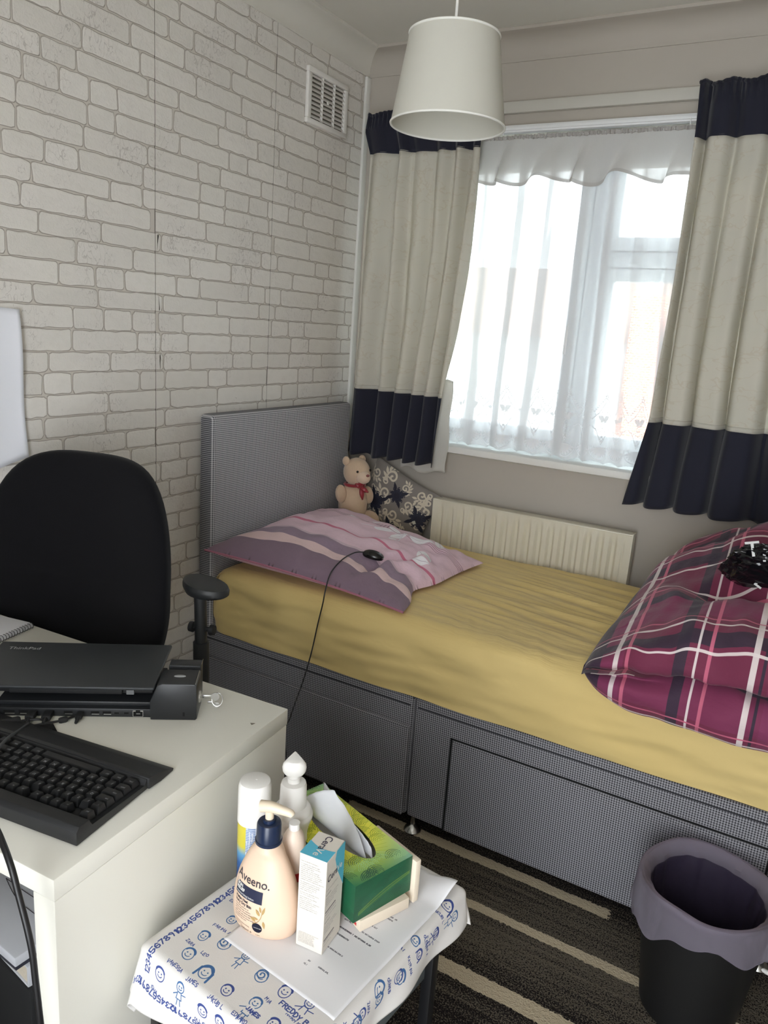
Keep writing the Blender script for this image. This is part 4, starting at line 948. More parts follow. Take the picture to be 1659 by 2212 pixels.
# ------------------------------------------------------------------ docking station, laptop, key, cables, notebook
da = radians(35.5); dko = atz(425, 1556, DZ)
dock = thing('docking_station', 'black laptop docking station with a row of rear ports on the desk', 'docking station', dko, da)
M_dock = mat('dock_plastic', rgb(33, 35, 38), 0.42, var=0.08, bump=0.1, bscale=600)
DWd = 0.085
b = MB(); b.prism([(-0.003, 0.0), (-DWd+0.001, 0.0), (-DWd, 0.036), (-DWd+0.013, 0.068), (-DWd+0.022, 0.072), (-0.006, 0.072), (-0.001, 0.070), (0, 0.003)], 0.0, 0.062, M=Matrix(((1, 0, 0, 0), (0, 0, 1, 0), (0, 1, 0, 0), (0, 0, 0, 1))))
bmesh.ops.bevel(b.bm, geom=list(b.bm.edges), offset=0.0012, segments=2, affect='EDGES', profile=0.5)
b.box(-DWd+0.02, -0.018, 0.060, 0.085, 0.001, 0.062, 0.002); b.box(-DWd+0.02, -0.004, 0.083, 0.112, 0.001, 0.070, 0.002); b.build('lock_block', M_dock, dock)
MB().box(-DWd+0.022, -0.030, 0.0635, 0.083, 0.0615, 0.0625, 0.0003).build('release_button', M_black2, dock)
b = MB(); b.lathe([(0, 0), (0.011, 0), (0.010, 0.0007), (0, 0.0007)], (-0.036, 0.034, 0.072), 20, sx=1.0, sy=0.42); b.build('emblem', M_grey, dock)
b = MB(); 
for y0_, y1_ in ((0.002, 0.060), (0.086, 0.110)): b.tube([(-0.0035, y0_, 0.0718), (-0.0035, y1_, 0.0718)], 0.0006, 6)
b.tube([(-0.019, 0.062, 0.0624), (-0.019, 0.084, 0.0624)], 0.0006, 6); b.build('edge_trim', M_steel, dock)
MB().box(-0.026, -0.022, -0.0006, 0.001, 0.008, 0.016, 0.0005).build('lock_slot', mat('slot_black', rgb(4, 4, 4), 0.8), dock)
b = MB(); b.lathe([(0, 0), (0.012, 0), (0.011, 0.003), (0, 0.0035)], seg=24, M=T(-0.001, 0.036, 0.030) @ Matrix.Rotation(pi/2, 4, 'Y')); b.build('key_lock', M_steel, dock)
BL = 0.36
b = MB(); b.box(-BL, -DWd+0.004, 0.008, 0.165, 0.0, 0.017, 0.002); b.box(-BL, -DWd+0.004, 0.018, 0.165, 0.017, 0.026, 0.002); b.box(-BL+0.02, -DWd-0.02, 0.06, 0.165, 0.025, 0.036, 0.002); b.build('base', M_dock, dock)
M_port = mat('port_metal', rgb(190, 190, 186), 0.35, metal=0.8, bump=0)
def lx(px): 
    p = atz(px, 1535, DZ+0.008); d = RZ(-da) @ (p-dko); return d.x
M_hole = mat('port_dark', rgb(5, 5, 6), 0.9)
for px, kind in ((22, 'd'), (55, 'd'), (150, 'u'), (208, 'u'), (234, 'u'), (255, 'c'), (276, 'c'), (301, 'r')):
    x_ = lx(px); b = MB(); w_ = {'d': 0.0095, 'u': 0.0075, 'c': 0.004, 'r': 0.0085}[kind]; h_ = {'d': 0.0035, 'u': 0.0030, 'c': 0.0014, 'r': 0.0060}[kind]
    b.box(x_-w_, x_+w_, 0.0072, 0.0085, 0.0085-h_, 0.0085+h_); po = b.build('port', M_hole, dock)
    b = MB()
    if kind == 'r':
        for a in ((-w_, w_, -h_-.0008, -h_), (-w_-.0008, -w_, -h_, h_), (w_, w_+.0008, -h_, h_), (-w_, -w_*.5, h_*.7, h_), (w_*.5, w_, h_*.7, h_), (-.003, .004, -.001, 0)): b.box(x_+a[0], x_+a[1], 0.0066, 0.0082, 0.0085+a[2], 0.0085+a[3])
    elif kind != 'c': b.box(x_-w_*0.75, x_+w_, 0.0066, 0.0082, 0.0085-h_*0.9, 0.0085-h_*0.55)
    if kind != 'c': b.build('contact', M_port, po)
    else: b.bm.free()
# laptop
lt = thing('laptop', 'closed black laptop sitting on the docking station', 'laptop', dko+Vector((0, 0, 0.0365)), da)
M_lap = mat('laptop_lid', rgb(44, 47, 50), 0.5, var=0.05, bump=0.06, bscale=800)
LXR = -DWd+0.006
b = MB(); b.box(LXR-0.333, LXR-0.006, 0.030, 0.198, 0.0, 0.0125, 0.003); b.build('base', M_black, lt)
b = MB(); b.box(LXR-0.338, LXR, 0.012, 0.205, 0.0150, 0.0220, 0.003, 3); b.build('lid', M_lap, lt)
b = MB(); b.box(LXR-0.26, LXR-0.06, 0.020, 0.032, 0.003, 0.0152, 0.002); b.build('hinge_bar', M_black2, lt)
MB().box(LXR-0.052, LXR-0.038, 0.0190, 0.0300, 0.0035, 0.0150, 0.001).build('hinge', mat('hinge_grey', rgb(112, 114, 116), 0.5), lt)
tm = text_mesh('ThinkPad', 0.0165, 0.0001)
lp = RZ(-da) @ (atz(17, 1402, dko.z+0.0585)-lt.location)
b = MB(); b.add_mesh(tm, T(max(lp.x, -0.40), min(lp.y, 0.186), 0.0223)); b.build('lid_lettering', M_grey, lt, smooth=False)
# little keys on a split ring
ky = thing('dock_key', 'small silver key with ring in the dock side lock', 'key', dko+RZ(da) @ Vector((0.003, 0.036, 0.030)), da)
b = MB(); b.box(0, 0.020, -0.0008, 0.0008, -0.003, 0.003, 0.0003); b.lathe([(0, -0.0009), (0.008, -0.0009), (0.008, 0.0009), (0, 0.0009)], seg=18, M=T(0.026, 0, 0) @ Matrix.Rotation(pi/2, 4, 'X')); b.build('key_blade', M_steel, ky)
b = MB(); b.tube([(0.030+0.010*cos(a), 0.004*sin(a), -0.006+0.012*sin(a)) for a in [2*pi*i/24 for i in range(25)]], 0.0006, 6); b.build('split_ring', M_steel, ky)
b = MB(); b.lathe([(0, -0.0006), (0.0055, -0.0006), (0.0055, 0.0006), (0, 0.0006)], seg=18, M=T(0.029, 0.001, -0.018) @ Matrix.Rotation(1.5, 4, 'X')); b.box(0.012, 0.026, 0.0, 0.0014, -0.0145, -0.0105, 0.0002); b.build('spare_key', M_steel, ky)
# cables plugged in the dock
def dpt(x, y, z): return dko+RZ(da) @ Vector((x, y, z))
def pz(u, v, z=0.004): return atz(u, v, DZ+z)
M_cab = mat('cable_sheath', rgb(22, 22, 24), 0.4, bump=0)
def cable(label, px, pts, fer, r=0.0022, plug=(0.008, 0.022, 0.005)):
    c = thing('cable', label, 'cable', dpt(lx(px), 0.006, 0.0085), da); MI = c.matrix_basis.inverted() if False else (T(*c.location) @ RZ(da)).inverted()
    b = MB(); b.box(-plug[0], plug[0], -plug[1], 0.0005, -plug[2], plug[2], 0.002); b.tube([(0, -plug[1]+0.002, 0), (0, -plug[1]-0.014, -0.002)], lambda t: 0.0045-0.002*t, 10); b.build('plug', M_black2, c)
    P = [Vector((0, -plug[1]-0.010, -0.0015))]+[MI @ pz(*q) for q in pts]
    b = MB(); b.tube(P, r, 8, smooth=6); b.build('cord', M_cab, c)
    if fer:
        a_, c_ = MI @ pz(*fer[0]), MI @ pz(*fer[1]); dd = (c_-a_).normalized()*0.003; b = MB(); b.tube([a_, a_+dd, c_-dd, c_], lambda t: fer[2]*(0.8 if t in (0, 1) else 1), 14); b.build('ferrite_bead', M_black2, c)
    return c, MI
cable('display cable with thick ferrite bead nearest the left picture edge', 75, [(62, 1560, .003), (40, 1582, .003), (10, 1600, .003), (-30, 1612, .003)], None)
cable('display cable whose thick bead lies across the desk edge of the keyboard', 110, [(88, 1554, .008), (55, 1556, .008), (20, 1562, .008), (-30, 1570, .008)], ((44, 1556, .009), (0, 1566, .009), 0.0085))
c3, MI3 = cable('thin usb cable with small bead and a black tag, right of the display plugs', 178, [(165, 1547, .005), (135, 1556, .005), (80, 1566, .006), (20, 1575, .006), (-30, 1580, .006)], ((146, 1553, .005), (127, 1557, .005), 0.0055), plug=(0.006, 0.018, 0.004))
tq = [MI3 @ pz(79, 1568, .0060), MI3 @ pz(115, 1563, .0055), MI3 @ pz(126, 1584, .0008), MI3 @ pz(88, 1593, .0008)]
b = MB(); vs_ = [b.bm.verts.new(p) for p in tq]; b.bm.faces.new(vs_); o = b.build('paper_tag', mat('tag_black', rgb(34, 34, 36), 0.5), c3); o.modifiers.new('t', 'SOLIDIFY').thickness = 0.0004
b = MB()
for t0, t1, vv in ((0.35, 0.75, 0.55), (0.40, 0.8, 0.72), (0.2, 0.55, 0.85)):
    L0 = tq[0].lerp(tq[3], vv); R0 = tq[1].lerp(tq[2], vv); b.tube([L0.lerp(R0, t0)+Vector((0, 0, .0006)), L0.lerp(R0, t1)+Vector((0, 0, .0006))], 0.0003, 4)
b.build('tag_print', M_grey, o)
# keyboard lead: crosses the desk corner and hangs down in front of the desk
kl = thing('keyboard_cable', 'thick black keyboard lead hanging over the near desk edge', 'cable', (0.75, -2.27, DZ))
hp = [(-45, 1600, -2.13), (-40, 1680, -2.20), (-20, 1760, -2.262), (2, 1812, -2.285), (24, 1872, -2.295), (42, 1940, -2.298), (60, 2010, -2.30), (70, 2060, -2.30), (77, 2120, -2.30), (84, 2180, -2.30), (92, 2260, -2.30), (98, 2400, -2.31)]
pts = [aty(*q)-kl.location for q in hp]; pts[0].z = max(pts[0].z, 0.035); pts[1].z = max(pts[1].z, 0.035); pts[2].z = max(pts[2].z, 0.032)
b = MB(); b.tube(pts, 0.0042, 10, smooth=8); b.build('cord', M_cab, kl)
kl2 = thing('usb_lead', 'grey lead curving from the dock over the keyboard back', 'cable', atz(0, 1610, DZ+0.03))
b = MB(); b.tube([atz(u, v, DZ+z)-kl2.location for u, v, z in ((62, 1562, .012), (45, 1575, .02), (20, 1592, .03), (0, 1612, .034), (-20, 1640, .035))], 0.0026, 8, smooth=6); b.build('cord', mat('grey_sheath', rgb(70, 72, 74), 0.4, bump=0), kl2)
# spiral notebook
nbk = thing('notebook', 'white spiral-bound notebook open on the far corner of the desk', 'notebook', atz(74, 1357, DZ+0.001), radians(0))
nA, nB = atz(76, 1356, DZ)-nbk.location, atz(-4, 1392, DZ)-nbk.location
nd = (nB-nA).normalized(); nn_ = Vector((nd.y, -nd.x, 0)); nn_ = nn_ if nn_.x < 0 else -nn_
NM = Matrix(((nd.x, nn_.x, 0, nA.x), (nd.y, nn_.y, 0, nA.y), (0, 0, 1, 0), (0, 0, 0, 1)))
for i in range(5): MB().box(0.001*i, 0.16, 0.004+0.0006*i, 0.20, 0.001+0.0022*i, 0.0029+0.0022*i, 0.0003).build('page_block', M_paper, nbk, xf=NM)
b = MB()
for i in range(20):
    x = 0.006+i*0.0078
    b.tube([(x+0.0012*sin(a*0.5), 0.0045+0.0065*cos(a), 0.0065+0.0065*sin(a)) for a in [2*pi*j/14 for j in range(15)]], 0.0007, 5)
b.build('spiral_binding', M_black, nbk, xf=NM)

# ------------------------------------------------------------------ books and box on the floor under the desk
M_bkw = mat('grey_white_cover', rgb(196, 198, 204), 0.5, var=0.04, bump=0.05); M_pages = mat('page_edges', rgb(206, 196, 178), 0.9, var=0.12, nscale=200, bump=0.4, bscale=300)
CZ0 = 0.26; bp = atz(61, 2134, CZ0)
ct_ = thing('storage_crate', 'black crate under the desk with books stacked on it', 'crate', (bp.x+0.01, bp.y-0.004, 0.0), radians(-6))
MB().box(-0.36, 0, 0, 0.19, 0.0, CZ0-0.001, 0.006).build('crate_body', M_black2, ct_)
bk = thing('hardback_book', 'thick grey-white hardback book lying on the black crate under the desk', 'book', (bp.x, bp.y, CZ0), radians(-8))
b = MB(); b.box(-0.16, 0, 0, 0.20, 0.0, 0.004, 0.001); b.box(-0.16, 0, 0, 0.20, 0.042, 0.046, 0.001); b.box(-0.004, 0.002, 0, 0.20, 0.001, 0.045, 0.002); b.build('cover', M_bkw, bk)
MB().box(-0.155, -0.005, 0.003, 0.196, 0.0045, 0.0415).build('page_block', M_pages, bk)
b3 = atz(33, 2070, CZ0+0.075)
bx = thing('storage_box', 'flat grey-white box with dark lettering and line drawing on top of the book', 'box', (b3.x, b3.y, CZ0+0.0465), radians(-4))
MB().box(-0.26, 0, 0, 0.19, 0.0, 0.010, 0.001).build('tray', M_navyc, bx); MB().box(-0.262, 0.002, -0.002, 0.192, 0.009, 0.030, 0.003).build('lid', M_bkw, bx)
b = MB(); b.add_mesh(text_mesh('UNITAVITY', 0.046, 0.0003), RZ(pi) @ T(-0.002, -0.185, 0.0305)); b.build('lid_lettering', M_ink, bx, smooth=False)
b = MB(); b.tube([(-0.20, 0.10, 0.0305), (-0.13, 0.082, 0.0305), (-0.05, 0.082, 0.0305), (-0.003, 0.10, 0.0305)], 0.0007, 5, smooth=6); b.tube([(-0.20, 0.10, 0.0305), (-0.10, 0.105, 0.0305), (-0.03, 0.125, 0.0305)], 0.0007, 5, smooth=6); b.build('line_drawing', M_ink, bx)

# ------------------------------------------------------------------ side table
TA = radians(-6.26); TP = Vector((1.323, -2.070, 0)); TZ = 0.580
TM = (T(*TP) @ RZ(TA)); TMI = TM.inverted()
def tl_(u, v, z=TZ): return TMI @ atz(u, v, z)
st = thing('side_table', 'small black metal side table with lower tray beside the desk', 'side table', TP, TA)
ax0, ax1, by0, by1 = -0.300, 0.006, -0.078, 0.335
MB().box(ax0, ax1, by0, by1, 0.552, 0.5725, 0.008, 3).build('table_top', M_metalblk, st)
for x_, y_ in ((ax0+0.014, by0+0.014), (ax1-0.020, by0+0.014), (ax0+0.014, by1-0.05), (ax1-0.020, by1-0.05)):
    lg = MB().box(x_-0.010, x_+0.010, y_-0.010, y_+0.010, 0.008, 0.552, 0.002).build('leg', M_metalblk, st)
    MB().box(x_-0.011, x_+0.011, y_-0.011, y_+0.011, 0.0, 0.010, 0.002).build('rubber_foot', M_black2, lg)
for y_ in (by0+0.014, by1-0.05):
    MB().box(ax0+0.02, ax1-0.03, y_-0.006, y_+0.006, 0.425, 0.437, 0.001).build('cross_rail', M_metalblk, st)
M_rail = mat('grey_enamel_rail', rgb(96, 104, 106), 0.35, bump=0)
for x_ in (ax0+0.018, ax1-0.030): MB().box(x_-0.003, x_+0.006, by0+0.02, by1-0.055, 0.420, 0.448, 0.001).build('tray_rail', M_rail if x_ > ax0+0.1 else M_metalblk, st)
k = NB('perforated_tray'); co = k.coord(); s_ = k.sep(co); hx = k.ma('FRACT', k.ma('MULTIPLY', s_[0], 170)); hy = k.ma('FRACT', k.ma('MULTIPLY', s_[1], 170))
hd_ = k.ma('ADD', k.ma('POWER', k.ma('SUBTRACT', hx, 0.5), 2.0), k.ma('POWER', k.ma('SUBTRACT', hy, 0.5), 2.0)); k.base(k.mix(k.ma('LESS_THAN', hd_, 0.09), rgb(26, 26, 28), rgb(8, 8, 8))); k.rough(0.5)
MB().box(ax0+0.02, ax1-0.034, by0+0.03, by1-0.06, 0.424, 0.427).build('mesh_tray', k.m, st)
MB().box(ax0+0.026, ax1-0.040, by0+0.02, by0+0.26, 0.12, 0.415, 0.004).build('drawer_bin', M_metalblk, st)
tg_ = MB().box(ax1-0.0245, ax1-0.0235, by0+0.135, by0+0.175, 0.395, 0.449).build('price_tag', mat('tag_white', rgb(208, 208, 210), 0.6), st)
b = MB(); b.add_mesh(text_mesh('11', 0.016, 0.0002), T(ax1-0.0230, by0+0.145, 0.412) @ Matrix(((0, 0, 1, 0), (1, 0, 0, 0), (0, 1, 0, 0), (0, 0, 0, 1)))); b.build('tag_print', M_ink, tg_, smooth=False)

# tea towel with children's drawings
TPX = 2600; UX0, UY0, UWX, UWY = -0.44, -0.26, 0.56, 0.68
r = Ras(int(UWX*TPX), int(UWY*TPX), (0.855, 0.845, 0.83)); BLU = (0.20, 0.27, 0.52); BL2 = (0.22, 0.38, 0.58)
def P(a, b_): return ((a-UX0)*TPX, (b_-UY0)*TPX)
s5 = '12345678910'
def numline(a, b_, ang_, n, h=0.0095):
    x, y = P(a, b_)
    for i in range(n):
        r.text(x+cos(ang_)*i*0.078*TPX, y+sin(ang_)*i*0.078*TPX, s5, h*TPX, 5.0, BLU, ang_, 0.4)
rr = random.Random(21); random.seed(4)
numline(-0.278, -0.115, pi/2, 6)
numline(-0.055, -0.128, pi, 4); numline(0.05, -0.128, pi, 2)
numline(0.075, 0.38, -pi/2, 0)
def face(a, b_, s_=1.0, kind=0, c=None):
    x, y = P(a, b_); c = c or (BLU if rr.random() < .5 else BL2); R_ = 24*s_; w = 3.6
    r.ring(x, y, R_*rr.uniform(.85, 1.1), R_*rr.uniform(.9, 1.15), w, c, rr.uniform(0, 1))
    if kind in (0, 3): r.ring(x, y+R_*0.35, R_*0.95, R_*0.75, 8*s_, c, 0, 0.2, pi-0.2); 
    if kind == 1:
        for q in (-1, 1): r.line([(x+q*R_*0.3, y+R_), (x+q*R_*1.1, y+R_*0.4), (x+q*R_*1.2, y-R_*1.1)], 8*s_, c)
        r.ring(x, y+R_*0.2, R_, R_, 8*s_, c, 0, 0.3, pi-0.3)
    if kind == 2: r.spiral(x-R_*0.2, y+R_*0.3, R_*1.1, 0, 1.6, 5, c)
    for q in (-1, 1): r.disc(x+q*R_*0.35, y+R_*0.15, 3.2, 3.2, c)
    r.ring(x, y-R_*0.1, R_*0.5, R_*0.4, 3, c, 0, pi+0.3, 2*pi-0.3)
    if kind == 3:
        r.line([(x-12*s_, y-R_), (x-18*s_, y-R_*2.6), (x+18*s_, y-R_*2.6), (x+12*s_, y-R_)], w, c, True); r.line([(x-14*s_, y-R_*1.3), (x-40*s_, y-R_*2.0)], w, c); r.line([(x+14*s_, y-R_*1.3), (x+42*s_, y-R_*1.1)], w, c)
        r.line([(x-8*s_, y-R_*2.6), (x-12*s_, y-R_*4)], w, c); r.line([(x+8*s_, y-R_*2.6), (x+12*s_, y-R_*4)], w, c)
nms = ['ISHA', 'OLLIE', 'FARIHA A', 'OLIVER', 'SAM D', 'ANDREEA', 'VANESSA', 'JAMES', 'JAKUB L', 'EDWARD', 'KAI', 'KATRINA', 'ZARA', 'LEO', 'MIA', 'NOAH B']
ni = 0
for j, bb_ in enumerate((-0.100, -0.055, -0.010, 0.036, 0.085, 0.135, 0.185, 0.235, 0.285)):
    for i in range(9):
        a = -0.250+i*0.042+rr.uniform(-.006, .006)+(0.018 if j % 2 else 0); 
        if a > 0.085: continue
        kd = rr.choice((0, 1, 2, 0, 3)); sc = rr.uniform(.75, 1.15)*(0.8 if kd == 3 else 1)
        if i == 7: a = 0.032+rr.uniform(-.004, .004)
        if i in (6, 8): a += 0.01
        face(a, bb_+rr.uniform(-.005, .005)+(0.008 if kd == 3 else 0), sc, kd)
        if rr.random() < 0.75: x, y = P(a-0.014, bb_-0.026+rr.uniform(-.003, .003)); r.text(x, y, nms[ni % 16], 13, 2.6, BLU, rr.uniform(-.12, .12), 1.0); ni += 1
for a, b_, t_, h in ((-0.075, -0.028, 'FREDDY B', 19), (-0.028, -0.052, 'HARVEY G', 17), (-0.105, -0.062, 'JAMES', 14), (0.0, -0.05, 'T B', 22)):
    x, y = P(a, b_); r.rect(x-4, y-8, x+len(t_)*h*0.95, y+h+8, (0.855, 0.845, 0.83)); r.text(x, y, t_, h, 4.5, BLU, -0.03, 0.8)
im_tow = r.image('tea_towel_print')
k = NB('printed_tea_towel'); uv = k.n('ShaderNodeUVMap').outputs[0]; co = k.coord(); k.base(k.img(im_tow, uv, 'EXTEND')[0]); k.rough(0.85); k.bump(k.ma('ADD', k.noise(co, 900, 2), k.ma('MULTIPLY', k.noise(co, 14, 2), 6.0)), 0.25, 0.001); M_tow = k.m
tw = thing('tea_towel', 'white tea towel printed with blue children drawings draped over the side table', 'tea towel', TP, TA)
def towf(u, v):
    a = -0.385+0.455*u; b_ = -0.172+0.542*v
    R_ = 0.012
    # the cloth is cut short: right drop 6 cm, front drop 12 cm, left drop 8 cm only near the front corner
    lim = 0.012+0.085*sm(0.02, -0.06, b_)
    a = max(a, ax0+0.0-lim-0.0) if a < ax0 else a
    b_ = min(b_, by1+0.028)
    ca_, cb_ = min(max(a, ax0+0.004), ax1-0.004), min(max(b_, by0+0.004), by1-0.004)
    dx, dy = a-ca_, b_-cb_; d = hypot(dx, dy); z = 0.5765
    if d > 1e-6:
        ux, uy = dx/d, dy/d; th = min(d/R_, pi/2)
        out = R_*sin(th); dn = R_*(1-cos(th))+max(0, d-R_*pi/2)*0.985; out += max(0, d-R_*pi/2)*(0.14+0.10*sin((a*ux+b_*uy)*30+b_*40*abs(ux)+a*34*abs(uy)))
        p = Vector((ca_+ux*out, cb_+uy*out, z-dn))
    else: p = Vector((a, b_, z+0.0012*nz(a*22, b_*22)))
    return p
b = MB(); b.grid(150, 190, towf, uvfn=lambda u, v: ((-0.385+0.455*u-UX0)/UWX, (-0.172+0.542*v-UY0)/UWY)); bmesh.ops.dissolve_degenerate(b.bm, dist=1e-6, edges=b.bm.edges)
o = b.build('cloth', M_tow, tw); md = o.modifiers.new('t', 'SOLIDIFY'); md.thickness = 0.0014; md.offset = 0

# printed A4 letter on the towel
PPX = 4200; r = Ras(int(0.219*PPX), int(0.326*PPX), (0.90, 0.90, 0.915)); GRY = (0.28, 0.28, 0.32)
def pline(u0, v0, u1, v1, h=10, w=2.2, seed=0):
    p, q = tl_(u0, v0), tl_(u1, v1); p = ((p.x+0.217)*PPX, p.y*PPX); q = ((q.x+0.217)*PPX, q.y*PPX); L = hypot(q[0]-p[0], q[1]-p[1]); an = 0.0
    n = max(2, int(L/(h*0.95))); rq = random.Random(seed); t = ''.join(rq.choice('ETAONISRHLDU EMAN ') for _ in range(n)); r.text(p[0], p[1], t, h, w, GRY, an)
for i, a in enumerate(((851, 1938, 863, 1943), (848, 1944, 869, 1953), (832, 1959, 863, 1973), (829, 1964, 845, 1970), (823, 1969, 868, 1987), (821, 1975, 855, 1988), (796, 1996, 821, 2007), (783, 2014, 827, 2036), (735, 2002, 812, 2052), (728, 2016, 757, 2034), (709, 2047, 745, 2070), (666, 2076, 674, 2080), (657, 2082, 665, 2087), (688, 2091, 712, 2110), (745, 1985, 780, 2005))):
    pline(*a, seed=i+1, w=3.4 if i in (8, 9) else 2.4)
im_let = r.image('letter_print')
k = NB('letter_paper'); uv = k.n('ShaderNodeUVMap').outputs[0]; co = k.coord(); k.base(k.img(im_let, uv, 'EXTEND')[0]); k.rough(0.6); k.bump(k.noise(co, 18, 2), 0.25, 0.003)
lt_ = MB()
def letf(u, v):
    a = -0.217+0.217*u; b_ = 0.325*v; z = 0.5795+0.0012*sin(b_*24)**2
    z += 0.020*sm(0.80, 1.0, v)*sm(0.72, 1.0, u)+0.003*sm(0.9, 1.0, 1-u)*sm(.8, 1, v)
    if a > -0.01 and v < .75: z -= 0.0015*sm(-0.01, 0.0, a)
    return (a+0.004*sm(.8, 1, v)*sm(.7, 1, u), b_-0.006*sm(.8, 1, v)*sm(.7, 1, u), z)
lt_.grid(40, 60, letf, uvfn=lambda u, v: (u, v)); o = lt_.build('letter', k.m, None); o.location = TP; o.rotation_euler = (0, 0, TA); o.modifiers.new('t', 'SOLIDIFY').thickness = 0.0002
tag(o, 'white typed letter lying on the tea towel under the bottles', 'paper')

# ------------------------------------------------------------------ toiletries on the side table
M_peach = mat('peach_plastic', rgb(226, 198, 174), 0.42, var=0.02, nscale=5, bump=0.02); M_ncap = mat('navy_cap_plastic', rgb(24, 38, 66), 0.3, var=0.05, bump=0.02)
M_pump = mat('cream_pump', rgb(228, 212, 188), 0.35, var=0.02, bump=0)
ZT = 0.5815
AV = atz(574, 1993, ZT); av = thing('lotion_bottle', 'peach pump bottle with navy collar and navy label on the side table', 'bottle', AV, radians(6))
HW, HD = 0.0560, 0.036
AP = [(0.0, 0.0), (0.80, 0.0), (0.92, 0.004), (0.975, 0.014), (1.0, 0.031), (0.985, 0.048), (0.93, 0.068), (0.82, 0.092), (0.64, 0.116), (0.47, 0.134), (0.37, 0.142), (0.335, 0.146), (0.335, 0.149)]
def ainterp(z):
    for (r0, z0), (r1, z1) in zip(AP[1:], AP[2:]):
        if z0 <= z <= z1: return r0+(r1-r0)*(z-z0)/(z1-z0)
    return 0.33
b = MB(); prof = AP[:1]+[(a, z) for a, z in AP[1:]]
sp_ = spline([Vector((a, z, 0)) for a, z in AP[1:]], 4); b.lathe([(0, 0)]+[(p.x*HW, p.y) for p in sp_]+[(0, 0.149)], seg=64, sx=1, sy=HD/HW); 
for v in b.bm.verts:
    if v.co.z > 0.125: t = sm(0.125, 0.146, v.co.z); v.co.y *= 1+t*(HW/HD-1)*1.0
b.build('bottle_body', M_peach, av)
b = MB(); b.lathe([(0, 0.148), (0.0205, 0.148), (0.0205, 0.152), (0.0192, 0.153), (0.0185, 0.178), (0.017, 0.181), (0.010, 0.182), (0.010, 0.187), (0, 0.187)], seg=40); b.build('pump_collar', M_ncap, av)
b = MB(); b.lathe([(0, 0.185), (0.0065, 0.185), (0.0065, 0.200), (0, 0.200)], seg=20)
sdir = RZ(radians(-6)) @ Vector((0.97, 0.25, 0)); b.tube([(-0.016*sdir.x, -0.016*sdir.y, 0.203), (0, 0, 0.206), (0.016*sdir.x, 0.016*sdir.y, 0.205), (0.032*sdir.x, 0.032*sdir.y, 0.203), (0.036*sdir.x, 0.036*sdir.y, 0.200)], lambda t: 0.0085*(1-0.55*t)+0.001 if t > 0.02 else 0.004, 14, smooth=5); b.build('pump_head', M_pump, av)
def afn(off=0.0007):
    def f(co):
        z = co.y; rr_ = ainterp(z); w_ = HW*rr_; x = max(-w_*0.97, min(w_*0.97, co.x)); return Vector((x, -HD*rr_*sqrt(1-(x/w_)**2)-off, z))
    return f
def sub_rect(b, x0, x1, z0, z1, fn, n=10):
    b.grid(n, 4, lambda u, v: fn(Vector((x0+(x1-x0)*u, z0+(z1-z0)*v, 0))))
def put_text(b, t, x, z, size, fn, bold=0.0, M=None): b.add_mesh(text_mesh(t, size, bold), T(x, z, 0), fn)
b = MB(); sub_rect(b, -0.040, 0.012, 0.062, 0.082, afn(0.0004)); lb = b.build('front_label', M_navy, av)
b = MB(); b.lathe([(0, 0), (0.0085, 0), (0, 0.0001)], seg=24)
for v in b.bm.verts: v.co = afn(0.0004)(Vector((0.006+v.co.x, 0.0215+v.co.y, 0)))
b.build('round_label', M_navy, av)
b = MB(); put_text(b, 'Aveeno.', -0.040, 0.0875, 0.0185, afn(), 0.0002); b.build('brand_lettering', M_ink, av, smooth=False)
b = MB(); put_text(b, 'SKIN', -0.038, 0.0762, 0.0062, afn(0.0009), 0.0002); put_text(b, 'RELIEF', -0.038, 0.0705, 0.0062, afn(0.0009), 0.0002); put_text(b, 'moisturising lotion', -0.038, 0.0648, 0.0048, afn(0.0009)); put_text(b, 'UNSCENTED', 0.0005, 0.0208, 0.0022, afn(0.0009)); b.build('label_lettering', M_white, av, smooth=False)
b = MB(); put_text(b, 'Helps Heal', -0.038, 0.0560, 0.0058, afn(), 0.00025); put_text(b, 'Very Dry Skin', -0.038, 0.0500, 0.0058, afn(), 0.00025)
for i, t in enumerate(('Clinically proven to', 'soothe & help restore', 'dry, itchy, irritated skin', 'with oat and ceramide', 'Formulated for those with', 'sensitive dry skin')): put_text(b, t, -0.038, 0.0448-0.0040*i, 0.0036, afn())
put_text(b, 'Care For Healthy Looking', -0.038, 0.0165, 0.0028, afn()); put_text(b, 'Beautiful Skin', -0.036, 0.0132, 0.0028, afn()); put_text(b, '500ml e', -0.026, 0.0066, 0.0068, afn()); put_text(b, '12M', 0.003, 0.0062, 0.0042, afn()); b.build('small_print', M_ink, av, smooth=False)
M_oat = mat('oat_print', rgb(176, 146, 92), 0.6, bump=0)
b = MB()
def leafm(cx, cz, L, w, a):
    pts = [(t*L, w*sin(pi*t**0.8)) for t in [i/8 for i in range(9)]]+[(t*L, -w*sin(pi*t**0.8)) for t in [1-i/8 for i in range(1, 8)]]
    vs = [b.bm.verts.new(afn(0.0008)(Vector((cx+x*cos(a)-y*sin(a), cz+x*sin(a)+y*cos(a), 0)))) for x, y in pts]; b.bm.faces.new(vs)
for a in ((0.004, 0.032, 0.012, 0.002, 2.6), (0.010, 0.044, 0.012, 0.0022, 2.2), (0.014, 0.047, 0.014, 0.002, 1.3), (0.008, 0.037, 0.011, 0.0018, 3.0), (0.016, 0.036, 0.013, 0.002, -1.4), (0.012, 0.050, 0.010, 0.0016, 1.9)): leafm(*a)
b.tube([afn(0.0008)(Vector(p)) for p in ((-0.002, 0.027, 0), (0.007, 0.033, 0), (0.012, 0.041, 0), (0.014, 0.050, 0))], 0.0005, 5, smooth=4); b.build('oat_sprig', M_oat, av)

